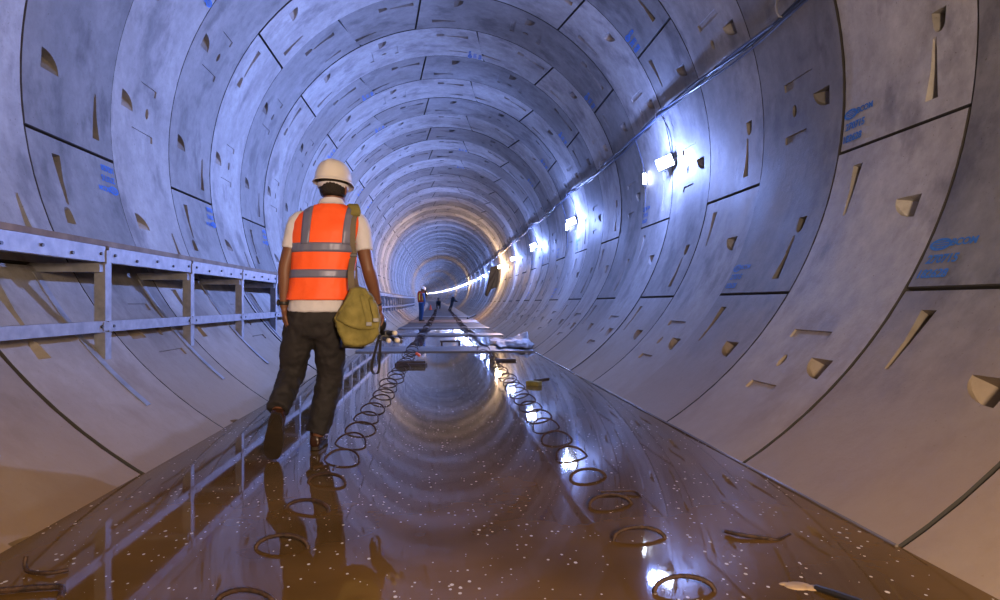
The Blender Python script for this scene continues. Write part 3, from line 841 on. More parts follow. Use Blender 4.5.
# ------------------------------------------------------------------ people
def hand(bm, wrist, d, n, side, curl=.35, scale=1.0, thumb_in=.5, grip=None):
    "d: direction of the fingers, n: palm normal (the way the palm faces), side: +1 thumb towards n x d side"
    d = d.normalized(); n = (n - d * n.dot(d)).normalized(); a = d.cross(n).normalized() * side      # a: towards the thumb
    s = scale; w = Vector(wrist)
    secs = [(w, a * .027 * s, n * .02 * s), (w + d * .02 * s, a * .031 * s, n * .018 * s), (w + d * .055 * s, a * .041 * s, n * .015 * s), (w + d * .085 * s, a * .041 * s, n * .0135 * s), (w + d * .093 * s, a * .036 * s, n * .010 * s)]
    loft(bm, secs, 14, p=2.6)
    lens = (.078, .086, .080, .062)
    for k in range(4):
        b = w + d * (.084 - .004 * abs(k - 1)) * s + a * (.0315 - .021 * k) * s
        dirv = (d + a * (.06 - .05 * k)).normalized(); L = lens[k] * s; p = [b - d * .02 * s, b]
        c = 0; cur = b; cc = curl * (1 + .12 * k)
        for seg, fr in enumerate((.45, .30, .25)):
            c += cc * (1.0 if seg else .7)
            dd = (dirv * math.cos(c) + n * math.sin(c)).normalized(); cur = cur + dd * L * fr; p.append(cur)
        limb(bm, p, [.0085 * s, .0088 * s, .0082 * s, .0072 * s, .0062 * s], n=8, up=n, sub=2, round_ends=True)
    b = w + d * .022 * s + a * .024 * s
    d1 = (d * .75 + a * .62 + n * .25 * thumb_in).normalized(); d2 = (d * .93 + a * .2 + n * .4 * thumb_in).normalized()
    limb(bm, [b - a * .012 * s, b + d1 * .032 * s, b + d1 * .032 * s + d2 * .030 * s, b + d1 * .032 * s + d2 * .052 * s], [.0135 * s, .0115 * s, .0095 * s, .0078 * s], n=8, up=n, sub=2, round_ends=True)

def head(bm, c, fwd, s=1.0):
    "c: head centre; fwd: facing"
    fwd = fwd.normalized(); up = Vector((0, 0, 1)); r = fwd.cross(up).normalized()
    prof = [(-.115, .030, .035, .035), (-.105, .040, .050, .028), (-.085, .052, .066, .018), (-.055, .062, .082, .006), (-.02, .070, .092, 0), (.02, .075, .097, -.004), (.055, .074, .094, -.008), (.085, .062, .080, -.008), (.105, .042, .054, -.008), (.116, .015, .02, -.008)]
    loft(bm, [(c + up * z * s + fwd * o * s, r * a * s, fwd * b * s) for z, a, b, o in prof], 20, p=2.15)
    # nose, brow, lips, ears
    limb(bm, [c + fwd * .092 * s + up * .018 * s, c + fwd * .105 * s - up * .012 * s, c + fwd * .112 * s - up * .03 * s], [.007 * s, .010 * s, .014 * s], n=8, up=fwd, round_ends=True)
    limb(bm, [c + fwd * .082 * s + r * -.04 * s + up * .03 * s, c + fwd * .092 * s + up * .03 * s, c + fwd * .082 * s + r * .04 * s + up * .03 * s], [.008 * s] * 3, n=8, up=up, round_ends=True)
    limb(bm, [c + fwd * .082 * s + r * -.022 * s - up * .055 * s, c + fwd * .093 * s - up * .055 * s, c + fwd * .082 * s + r * .022 * s - up * .055 * s], [.006 * s, .009 * s, .006 * s], n=8, up=up, round_ends=True)
    for q in (-1, 1):
        e = c + r * .077 * s * q - fwd * .008 * s - up * .012 * s
        limb(bm, [e - up * .028 * s - fwd * -.004 * s, e + r * q * .008 * s, e + up * .026 * s - fwd * .006 * s], [(.006 * s, .010 * s), (.008 * s, .016 * s), (.006 * s, .013 * s)], n=8, up=fwd, round_ends=True)

def eyes_obj(c, fwd, s, parent_list):
    up = Vector((0, 0, 1)); r = fwd.cross(up).normalized(); bm = bmesh.new()
    for q in (-1, 1): add_sphere(bm, c + fwd * .083 * s + r * .031 * q * s + up * .012 * s, .0115 * s, 10, 8)
    parent_list.append(bobj('eyes', bm, M['whitetip'], smooth=True))

def helmet_obj(c, fwd, up=Vector((0, 0, 1)), s=1.0, tilt=0, m=None):
    "hard hat with ridge, brim and peak; c is the centre of its rim"
    fwd = (fwd - up * fwd.dot(up)).normalized(); r = fwd.cross(up).normalized(); bm = bmesh.new()
    n = 36; rings = []
    A, B, H = .113 * s, .135 * s, .150 * s
    prof = [(-.004, 1.105), (.0, 1.11), (.006, 1.09), (.012, 1.02), (.03, 1.0), (.06, .97), (.09, .89), (.115, .77), (.133, .60), (.145, .38), (.150, .15)]
    for z, k in prof:
        ring = []
        for i in range(n):
            t = 2 * PI * i / n; ca, sa = math.cos(t), math.sin(t)
            kk = k; zz = z * s
            if k > 1.05:
                kk = k + .13 * max(0, sa) ** 2; zz -= .012 * s * max(0, sa)
            ridge = 0
            if z > .02: ridge = .008 * s * (math.exp(-(ca * k / .16) ** 2) + .5 * math.exp(-((abs(ca * k) - .42) / .08) ** 2))
            p = c + r * A * kk * ca + fwd * B * kk * sa + up * zz
            p += (r * ca * .3 + fwd * sa * .3 + up).normalized() * ridge
            ring.append(bm.verts.new(p))
        rings.append(ring)
    for j in range(len(rings) - 1):
        for i in range(n): bm.faces.new((rings[j][i], rings[j][(i + 1) % n], rings[j + 1][(i + 1) % n], rings[j + 1][i]))
    bm.faces.new(rings[-1])
    o = bobj('helmet', bm, m or M['helmet'], smooth=50)
    sm = o.modifiers.new('t', 'SOLIDIFY'); sm.thickness = .004; sm.offset = -1
    ss = o.modifiers.new('u', 'SUBSURF'); ss.levels = 1; ss.render_levels = 1
    return o

# ---- the main figure, seen from behind
def V3(px, py, Y): return at(px, py, Y)
BY = 3.76
man_parts = []
HF = Vector((.28, 1, -.05)).normalized()          # head turned a little right
hc = V3(334, 188.5, BY + .05)
neck = V3(331, 208, BY + .02)
# arms
Lsh, Lel, Lwr = V3(298, 223, BY), V3(285.5, 266, BY - .04), V3(284, 307, BY - .03)
Rsh, Rel, Rwr = V3(359, 224, BY + .01), V3(367.5, 266, BY - .04), V3(378.5, 306, BY + .05)
Lhip, Lkn, Lan = V3(303, 322, BY), V3(292, 372, BY + .08), V3(277, 414, BY - .17)
Rhip, Rkn, Ran = V3(329, 322, BY), V3(330, 376, BY + .12), V3(318, 436, BY + .12)
bm = bmesh.new()
head(bm, hc, HF, 1.0)
limb(bm, [hc - Vector((0, .0, .06)) - HF * .015, neck, V3(329, 222, BY)], [.056, .060, .075], n=16)
# torso core
def sec(px, py, Y, a, b): return (V3(px, py, Y), Vector((a, 0, 0)), Vector((0, b, 0)))
loft(bm, [sec(316, 330, BY, .13, .09), sec(317, 310, BY, .15, .10), sec(320, 285, BY, .14, .09), sec(325, 250, BY + .01, .17, .10), sec(328, 225, BY + .01, .18, .09), sec(329, 212, BY + .02, .11, .07), sec(330, 207, BY + .02, .06, .05)], 20, p=2.3)
for sh, el, wr in ((Lsh, Lel, Lwr), (Rsh, Rel, Rwr)):
    m1 = sh.lerp(el, .4); m2 = el.lerp(wr, .3)
    limb(bm, [sh, m1, el, m2, wr], [.052, .047, .040, (.041, .043), (.024, .030)], n=14, sub=4)
for hp, kn, an in ((Lhip, Lkn, Lan), (Rhip, Rkn, Ran)):
    limb(bm, [hp, kn, an], [.075, .05, .035], n=12)
# hands
lh_d = Vector((.02, .16, -1)).normalized(); hand(bm, Lwr, lh_d, Vector((1, .25, 0)), 1, curl=.42, scale=1.02)
rh_d = Vector((.22, .12, -1)).normalized(); hand(bm, Rwr, rh_d, Vector((-.9, -.35, 0)), -1, curl=.75, scale=1.02, thumb_in=1.0)
body = remeshed('body', bm, .0052, M['skin'], smooth_it=3); man_parts.append(body)
eyes_obj(hc, HF, 1.0, man_parts)
# hair: cap hugging the skull under the helmet
bm = bmesh.new(); up = Vector((0, 0, 1)); rr_ = HF.cross(up).normalized()
rings = []
for z, a, b in ((-.054, .060, .070), (-.048, .068, .086), (-.035, .073, .094), (-.01, .078, .1), (.03, .081, .103), (.06, .079, .10)):
    ring = []
    for i in range(25):
        t = math.radians(180 - 12 + (180 + 24) * i / 24)      # back half
        ring.append(bm.verts.new(hc + up * z - HF * .004 + rr_ * a * math.cos(t) + HF * b * math.sin(t)))
    rings.append(ring)
for j in range(5):
    for i in range(24): bm.faces.new((rings[j][i], rings[j][i + 1], rings[j + 1][i + 1], rings[j + 1][i]))
o = bobj('hair', bm, M['hair'], smooth=60); q = o.modifiers.new('t', 'SOLIDIFY'); q.thickness = .010; q.offset = 0; man_parts.append(o)
# helmet + inner band
hel_up = Vector((.03, .06, 1)).normalized()
hel = helmet_obj(V3(333.3, 183.8, BY + .05), HF, hel_up, s=.965); man_parts.append(hel)
bm = bmesh.new(); c0 = V3(333.3, 187.4, BY + .05)
loft(bm, [(c0 - up * .013, rr_ * .088, HF * .106), (c0 + up * .012, rr_ * .094, HF * .112)], 28, capa=False, capb=False)
o = bobj('helmet_band', bm, M['shirt'], smooth=True); q = o.modifiers.new('t', 'SOLIDIFY'); q.thickness = .003; man_parts.append(o)
# shirt
bm = bmesh.new()
loft(bm, [sec(318.5, 312, BY, .180, .128), sec(319, 305, BY, .180, .128), sec(321, 288, BY, .168, .118), sec(323, 265, BY, .166, .118), sec(326, 245, BY, .172, .122), sec(328, 229, BY, .180, .112), sec(329, 220, BY + .01, .165, .09), sec(330, 214, BY + .01, .12, .08), sec(331, 209, BY + .02, .07, .065)], 28, p=2.4)
LS = Lsh.lerp(Lel, .62); RS = Rsh.lerp(Rel, .66)
limb(bm, [Lsh + Vector((.06, 0, .022)), Lsh + Vector((.0, 0, .0)), LS], [.055, .060, (.053, .058)], n=16)
limb(bm, [Rsh + Vector((-.06, 0, .022)), Rsh + Vector((.0, 0, .0)), RS], [.055, .060, (.055, .060)], n=16)
man_parts.append(remeshed('shirt', bm, .008, M['shirt'], smooth_it=5, disp=.010, disp_size=.06))
# collar
bm = bmesh.new()
cc = V3(331.5, 205.2, BY + .025)
cd = (neck - V3(331, 200, BY + .04)).normalized()
loft(bm, [(cc - up * .030, Vector((.086, .02, 0)), Vector((-.02, .080, 0))), (cc - up * .008, Vector((.075, .02, .002)), Vector((-.02, .071, -.008))), (cc + up * .022, Vector((.067, .018, 0)), Vector((-.018, .064, -.016))), (cc + up * .024, Vector((.070, .018, 0)), Vector((-.018, .067, -.016))), (cc - up * .004, Vector((.083, .02, 0)), Vector((-.02, .079, -.010)))], 28, capa=False, capb=False)
o = bobj('collar', bm, M['shirt'], smooth=60); q = o.modifiers.new('t', 'SOLIDIFY'); q.thickness = .003; man_parts.append(o)
# vest: analytic lofted shell so that the tape follows it
VS = [(300, 319.5, .196, .146, 0), (290, 320.5, .188, .138, 0), (268, 323, .184, .135, 0), (248, 325.5, .190, .138, 0), (234, 327, .200, .135, .0), (224, 328, .203, .125, .01), (216.5, 329.5, .184, .108, .01), (211, 330.5, .142, .097, .015), (207.5, 331, .108, .089, .018), (206, 331.5, .086, .082, .02)]
def vest_pt(t, h, off=0.0):
    "t: angle (270 deg = back centre), h in 0..1 from hem to neck (fraction of section list)"
    x = h * (len(VS) - 1); i = min(int(x), len(VS) - 2); f = x - i
    a0, a1 = VS[max(i - 1, 0)], VS[i]; a2, a3 = VS[i + 1], VS[min(i + 2, len(VS) - 1)]
    g = [a1[k] + (a2[k] - a1[k]) * f for k in range(5)]
    c = V3(g[1], g[0], BY + g[4]); ct, st = math.cos(t), math.sin(t); p = 2.35
    ex = math.copysign(abs(ct) ** (2 / p), ct); ey = math.copysign(abs(st) ** (2 / p), st)
    fold = .0045 * noise.noise(Vector((t * 2.2, h * 5, .3))) + .003 * noise.noise(Vector((t * 6, h * 9, 5)))
    if h < .12: fold += .004 * math.sin(t * 7)
    return c + Vector((ex * (g[2] + off + fold), ey * (g[3] + off + fold), off * .3 if h > .75 else 0))
def py_to_h(py):
    for i in range(len(VS) - 1):
        if VS[i][0] >= py >= VS[i + 1][0]: return (i + (VS[i][0] - py) / (VS[i][0] - VS[i + 1][0])) / (len(VS) - 1)
    return 1.0 if py < VS[-1][0] else 0.0
bm = bmesh.new(); NT = 96; NH = 60; g = []
for j in range(NH + 1):
    g.append([bm.verts.new(vest_pt(2 * PI * i / NT, j / NH)) for i in range(NT)])
hA0, hA1 = py_to_h(262), py_to_h(213.5)
for j in range(NH):
    for i in range(NT):
        t = math.degrees(2 * PI * (i + .5) / NT); h = (j + .5) / NH
        # arm openings at both sides (t=0 right, t=180 left)
        dt = min(abs(t), abs(360 - t), abs(t - 180))
        cm = (hA0 + hA1) / 2; hw = (hA1 - hA0) / 2
        if ((h - cm) / hw) ** 2 + (dt / 24) ** 2 < 1: continue
        if abs(t - 90) < 3 or (h > .6 and abs(t - 90) < 3 + (h - .6) * 60): continue     # open front
        bm.faces.new((g[j][i], g[j][(i + 1) % NT], g[j + 1][(i + 1) % NT], g[j + 1][i]))
bmesh.ops.delete(bm, geom=[v for v in bm.verts if not v.link_faces], context='VERTS')
vest = bobj('safety_vest', bm, M['vest'], smooth=60); q = vest.modifiers.new('t', 'SOLIDIFY'); q.thickness = .004; q.offset = 1
def tape(f_th, n=40, name='reflective_tape', m=None):
    "f_th(u) -> (t_low, h_low), (t_high, h_high) strip edges"
    bm = bmesh.new(); prev = None
    for k in range(n + 1):
        (ta, ha), (tb, hb) = f_th(k / n)
        cur = [bm.verts.new(vest_pt(ta + (tb - ta) * w / 4, ha + (hb - ha) * w / 4, .0065)) for w in range(5)]
        if prev:
            for w in range(4): bm.faces.new((prev[w], cur[w], cur[w + 1], prev[w + 1]))
        prev = cur
    o = bobj(name, bm, m or M['reflective'], smooth=60); q = o.modifiers.new('t', 'SOLIDIFY'); q.thickness = .002; q.offset = 1
    return o
tapes = []
T0, T1 = D(112), D(428)
for (pa, pb) in ((253.5, 244.5), (278.5, 270.5)):
    ha, hb = py_to_h(pa), py_to_h(pb)
    if pa < 260: tapes.append(tape(lambda u, ha=ha, hb=hb: ((D(204) + D(132) * u, ha), (D(204) + D(132) * u, hb)), 60))
    else: tapes.append(tape(lambda u, ha=ha, hb=hb: ((T0 + (T1 - T0) * u, ha), (T0 + (T1 - T0) * u, hb)), 90))
# shoulder tapes: back side, from the upper band over the shoulder
def ang_for(px, h):
    lo, hi = D(180.5), D(359.5)
    for _ in range(30):
        mid = (lo + hi) / 2; p = vest_pt(mid, h); dd = p.x * math.sin(YAW) + p.y * math.cos(YAW)
        x = CXP + F * (p.x * math.cos(YAW) - p.y * math.sin(YAW)) / dd
        if x < px: lo = mid
        else: hi = mid
    return (lo + hi) / 2
h0, h1 = py_to_h(246), py_to_h(208)
tapes.append(tape(lambda u: ((ang_for(301.5 + 4.5 * u, h0 + (h1 - h0) * u), h0 + (h1 - h0) * u), (ang_for(309.5 + 5.5 * u, h0 + (h1 - h0) * u), h0 + (h1 - h0) * u)), 30))
tapes.append(tape(lambda u: ((ang_for(341 + 6.5 * u, h0 + (h1 - h0) * u), h0 + (h1 - h0) * u), (ang_for(352 + 1.5 * u, h0 + (h1 - h0) * u), h0 + (h1 - h0) * u)), 30))
for t_ in tapes: t_.parent = vest
man_parts.append(vest)
# trousers
bm = bmesh.new()
loft(bm, [sec(316, 340, BY, .07, .05), sec(316, 335, BY, .13, .09), sec(316, 322, BY, .178, .118), sec(317, 310, BY, .172, .115), sec(318, 300, BY, .155, .105)], 24, p=2.4)
limb(bm, [Lhip + Vector((.0, 0, .03)), Lhip.lerp(Lkn, .5) + Vector((-.008, 0, 0)), Lkn, Lkn.lerp(Lan, .5) + Vector((0, 0, 0)), V3(277.5, 410, BY - .15)], [(.098, .10), (.093, .095), (.081, .085), (.070, .075), (.066, .07)], n=20)
limb(bm, [Rhip + Vector((-.0, 0, .03)), Rhip.lerp(Rkn, .5) + Vector((.004, 0, 0)), Rkn, Rkn.lerp(Ran, .55), V3(317.5, 432, BY + .12)], [(.098, .10), (.095, .095), (.083, .085), (.076, .078), (.070, .075)], n=20)
man_parts.append(remeshed('trousers', bm, .0085, M['trouser'], smooth_it=5, disp=.022, disp_size=.055))
# shoes
def shoe(heel, toe, upv, width=.052, tname='shoe'):
    d = (toe - heel); L = d.length; d.normalize(); upv = (upv - d * upv.dot(d)).normalized(); r = d.cross(upv).normalized()
    bm = bmesh.new(); secs = []
    for f, w, h in ((.0, .55, .055), (.04, .72, .075), (.15, .82, .092), (.30, .80, .098), (.45, .80, .080), (.60, .95, .062), (.78, 1.0, .052), (.92, .82, .042), (.99, .5, .03)):
        secs.append((heel + d * L * f + upv * (h / 2 + .014), r * width * w * .92, upv * h / 2))
    loft(bm, secs, 20, p=2.6)
    # ankle opening
    limb(bm, [heel + d * L * .20 + upv * .07, heel + d * L * .17 + upv * .12], [(.040, .045), (.037, .042)], n=16, up=d)
    up_ = remeshed('upper', bm, .006, M['leather'], smooth_it=3)
    bm = bmesh.new(); n = 40; lo = []; hi = []
    def outline(t):
        f = .5 - .5 * math.cos(t); w = width * (.80 if f < .3 else .80 + .24 * min(1, (f - .3) / .35)) * math.sin(max(.0, min(PI, t if t <= PI else 2 * PI - t))) ** .45
        return f, (w if t <= PI else -w) * .97
    for k in range(n):
        f, w = outline(2 * PI * k / n); p = heel + d * (L * 1.01 * f - .004) + r * w
        hl = 1 if f < .33 else 0
        lo.append(bm.verts.new(p + upv * (0 if hl else .007))); hi.append(bm.verts.new(p + upv * .020))
    for k in range(n): bm.faces.new((lo[k], lo[(k + 1) % n], hi[(k + 1) % n], hi[k]))
    bm.faces.new(lo[::-1]); bm.faces.new(hi)
    so = bobj('sole', bm, M['sole'])
    so.parent = up_
    up_.name = tname
    return up_
lt = onfloor(273, 459.5, .0); lt.y = 3.62; lt = Vector((at(271, 457, 3.62).x, 3.62, .004))
lh = at(276, 414.5, 3.52)
man_parts.append(shoe(lh, lt + Vector((0, .015, 0)), Vector((0, 1, .32)), .056))
rh = at(314.5, 448, 3.86); rh.z = .004; rt = Vector((at(322, 440, 4.1).x, 4.12, .004))
man_parts.append(shoe(rh, rt, Vector((0, 0, 1)), .050))
# watch on the left wrist
bm = bmesh.new(); wc = Lwr.lerp(Lel, .10); ax = (Lwr - Lel).normalized(); A = Vector((1, 0, 0)); A = (A - ax * A.dot(ax)).normalized(); B = ax.cross(A)
loft(bm, [(wc - ax * .010, A * .032, B * .038), (wc - ax * .006, A * .034, B * .040), (wc + ax * .006, A * .034, B * .040), (wc + ax * .010, A * .032, B * .038)], 20)
add_sphere(bm, wc - A * .034, (.010, .020, .020))
man_parts.append(bobj('wrist_watch', bm, M['dark'], smooth=50))
# thin wristband on the right wrist
bm = bmesh.new(); wc = Rwr.lerp(Rel, .06); ax = (Rwr - Rel).normalized(); A = (Vector((1, 0, 0)) - ax * ax.x).normalized(); B = ax.cross(A)
loft(bm, [(wc - ax * .005, A * .029, B * .035), (wc + ax * .005, A * .029, B * .035)], 20); man_parts.append(bobj('wristband', bm, M['dark'], smooth=50))
man = empty('person', (V3(300, 450, BY).x, BY, 0), 'person walking away in white helmet, orange vest and dark trousers, khaki bag at the hip', 'person')
attach(man, man_parts)

# ---- shoulder bag
bag_parts = []
bm = bmesh.new()
BYB = BY - .10
def quadloft(bm, secs, n=24, p=4):
    return loft(bm, secs, n, p=p)
cor = [((357, 291, -.02), .055, .045), ((356, 300, -.02), .120, .075), ((355.5, 313, 0), .146, .088), ((356.5, 326, 0), .142, .090), ((359, 337, 0), .124, .084), ((361, 343.5, 0), .100, .070), ((361, 345.5, 0), .06, .045)]
secs = []
for (px, py, dy), a, b in cor:
    secs.append((V3(px, py, BYB + dy), Vector((a * .985, .03, -.02)), Vector((-.035, b, 0))))
OUT = [(351, 289), (357, 286.5), (364, 288), (372, 295), (378, 307), (380.5, 320), (379, 334), (373, 342), (362, 347), (352, 347.5), (344.5, 345), (339, 334), (333.5, 318.5), (342.5, 304)]
rg = []
for dy, sc_ in ((-.105, .90), (-.100, .96), (-.085, 1.0), (.06, 1.0), (.085, .94)):
    rg.append([bm.verts.new(V3(358 + (x - 358) * sc_, 319 + (y - 319) * sc_, BYB + dy)) for x, y in OUT])
for j in range(len(rg) - 1):
    for i in range(len(OUT)): bm.faces.new((rg[j][i], rg[j][(i + 1) % len(OUT)], rg[j + 1][(i + 1) % len(OUT)], rg[j + 1][i]))
bm.faces.new(rg[0][::-1]); bm.faces.new(rg[-1])
bagbody = remeshed('bag_body', bm, .006, M['khaki'], smooth_it=1, disp=.014, disp_size=.03)
bag_parts.append(bagbody)
# flap over the top and back face
bm = bmesh.new(); g = []
fl = [((338, 318), (376, 307)), ((343, 303), (373, 296)), ((350, 293), (366, 290))]
for j in range(13):
    f = j / 12; row = []
    for i in range(17):
        u = i / 16
        a0, a1 = Vector((336, 319)), Vector((351, 289)); b0, b1 = Vector((375, 329)), Vector((371, 295))
        l = a0.lerp(a1, f); r = b0.lerp(b1, f); p = l.lerp(r, u)
        sagl = 4.5 * math.sin(PI * u) * (1 - f)
        yy = BYB - .128 + .035 * f ** 2 + .035 * (2 * u - 1) ** 4 + .012 * noise.noise(Vector((u * 5, f * 4, 2)))
        row.append(bm.verts.new(V3(p.x, p.y + sagl, yy)))
    g.append(row)
for j in range(12):
    for i in range(16): bm.faces.new((g[j][i], g[j][i + 1], g[j + 1][i + 1], g[j + 1][i]))
o = bobj('flap', bm, M['khaki'], smooth=60); q = o.modifiers.new('t', 'SOLIDIFY'); q.thickness = .007; bag_parts.append(o)
# webbing tabs with buckles, side pocket
for (x0, y0, x1, y1) in ((362, 296, 369, 324), (371, 300, 376, 320)):
    bm = bmesh.new(); a = V3(x0, y0, BYB - .115); b = V3(x1, y1, BYB - .140); d = (b - a).normalized(); r = Vector((.012, 0, 0))
    loft(bm, [(a + Vector((0, .02, .02)), r, Vector((0, .003, 0))), (a, r, Vector((0, .003, 0))), (a.lerp(b, .5) - Vector((0, .008, 0)), r, Vector((0, .003, 0))), (b, r, Vector((0, .003, 0)))], 8, p=5)
    t = bobj('closing_strap', bm, M['khaki']); bm = bmesh.new(); add_box(bm, b + Vector((0, -.004, 0)), (.032, .008, .022), bevel=.003); bk = bobj('buckle', bm, M['galv']); bk.parent = t; bag_parts.append(t)
bm = bmesh.new(); add_box(bm, V3(372, 329, BYB - .06), (.075, .07, .13), Matrix.Rotation(.25, 3, 'Y'), bevel=.02); bag_parts.append(bobj('side_pocket', bm, M['khaki'], smooth=60))
bm = bmesh.new(); add_box(bm, V3(354, 345, BYB), (.13, .12, .035), Matrix.Rotation(.06, 3, 'Y'), bevel=.012); bag_parts.append(bobj('base_panel', bm, M['dark'], smooth=60))
# shoulder strap: over the right shoulder down the back to the bag
def ribbon(name, pts, hw, th, m, side=Vector((1, 0, 0)), sub=5):
    bm = bmesh.new(); pts = [Vector(p) for p in pts]; P = []
    for i in range(len(pts) - 1):
        p0 = pts[max(i - 1, 0)]; p1 = pts[i]; p2 = pts[i + 1]; p3 = pts[min(i + 2, len(pts) - 1)]
        for s in range(sub):
            t = s / sub; P.append(.5 * ((2 * p1) + (-p0 + p2) * t + (2 * p0 - 5 * p1 + 4 * p2 - p3) * t * t + (-p0 + 3 * p1 - 3 * p2 + p3) * t ** 3))
    P.append(pts[-1]); secs = []
    for i, p in enumerate(P):
        d = (P[min(i + 1, len(P) - 1)] - P[max(i - 1, 0)]).normalized(); A = (side - d * side.dot(d)).normalized(); secs.append((p, A * hw, A.cross(d) * th))
    loft(bm, secs, 12, p=5); return bobj(name, bm, m, smooth=50)
def back(px, py, off=.013):
    h = py_to_h(py); t = ang_for(px, h); return vest_pt(t, h, off)
sp = [back(353, 213, .018), back(351.8, 222), back(351, 234), back(350.6, 246), back(350.8, 258), V3(351, 272, BY - .165), V3(351.3, 286, BY - .165), V3(352, 294, BYB - .03)]
topp = V3(352.5, 209, BY + .01) + Vector((0, 0, .018)); frontp = V3(352, 216, BY + .115); f2 = V3(353, 245, BY + .165); f3 = V3(355, 280, BY + .15); f4 = V3(358, 293, BY + .02)
o = ribbon('shoulder_strap', [f4, f3, f2, frontp, topp] + sp, .019, .0025, M['webbing']); bag_parts.append(o)
o = ribbon('shoulder_pad', [frontp + Vector((0, .006, .004)), topp + Vector((0, 0, .008)), sp[0] + Vector((0, -.006, .002)), back(352.3, 217, .02)], .032, .006, M['khaki']); bag_parts.append(o)
bm = bmesh.new(); add_box(bm, back(350.8, 256, .018), (.046, .008, .022), bevel=.003); bag_parts.append(bobj('strap_buckle', bm, M['bolt']))
bag = empty('shoulder_bag', V3(357, 345, BYB), 'khaki canvas shoulder bag hanging at the right hip of the person in the orange vest', 'bag')
attach(bag, bag_parts)

# ---- folded tripod in the right hand: legs point back to the camera
tri = []
hp = Rwr + rh_d * .115 + Vector((-.01, .0, 0))
ends = [(394.5, 333), (388.5, 340.5), (397, 340.2)]
cen = V3(383, 334, BY + .14)
for k, (px, py) in enumerate(ends):
    e = V3(px, py, BY - .10); d = (V3(373, 333, BY + .34) - e); s = e + d
    bm = bmesh.new(); tube(bm, [s, e.lerp(s, .5), e], .0135, n=12, sub=1); leg = bobj('tripod_leg', bm, M['dark'], smooth=50)
    bm = bmesh.new(); dn = -d.normalized(); tube(bm, [e - dn * .004, e + dn * .012], .015, n=14, sub=2, round_ends=True); tp = bobj('leg_tip', bm, M['whitetip'], smooth=60); tp['label'] = 'white rubber tip'; tp.parent = leg
    bm = bmesh.new(); tube(bm, [e.lerp(s, .28), e.lerp(s, .34)], .019, n=12, sub=1); cl = bobj('leg_clamp', bm, M['bolt'], smooth=40); cl.parent = leg
    tri.append(leg)
bm = bmesh.new(); tube(bm, [V3(376, 334, BY + .12), V3(373, 333.5, BY + .40)], .028, n=14, sub=1); tri.append(bobj('center_column', bm, M['dark'], smooth=40))
bm = bmesh.new(); add_sphere(bm, hp + Vector((.0, .0, -.0)), (.034, .045, .05)); tri.append(bobj('tripod_head', bm, M['dark'], smooth=True))
bm = bmesh.new(); tube(bm, [hp, V3(380, 330, BY + .13)], .020, n=12, sub=1); tri.append(bobj('handle', bm, M['dark'], smooth=40))
bm = bmesh.new(); tube(bm, [V3(399, 336, BY - .05), V3(402, 338.5, BY - .09), V3(401, 343, BY - .09)], .008, n=8); tri.append(bobj('locking_lever', bm, M['bolt'], smooth=40))
o = ribbon('carrying_strap', [V3(379, 337, BY), V3(375.5, 350, BY - .02), V3(371.5, 366, BY - .03), V3(373.5, 373, BY - .03), V3(378.5, 371.5, BY - .02), V3(379.5, 358, BY), V3(380.5, 340, BY + .01)], .009, .0015, M['dark'], side=Vector((.8, .6, 0))); tri.append(o)
tr = empty('folded_tripod', cen, 'dark folded tripod with white leg tips held in the right hand of the walking person', 'tripod')
attach(tr, tri)

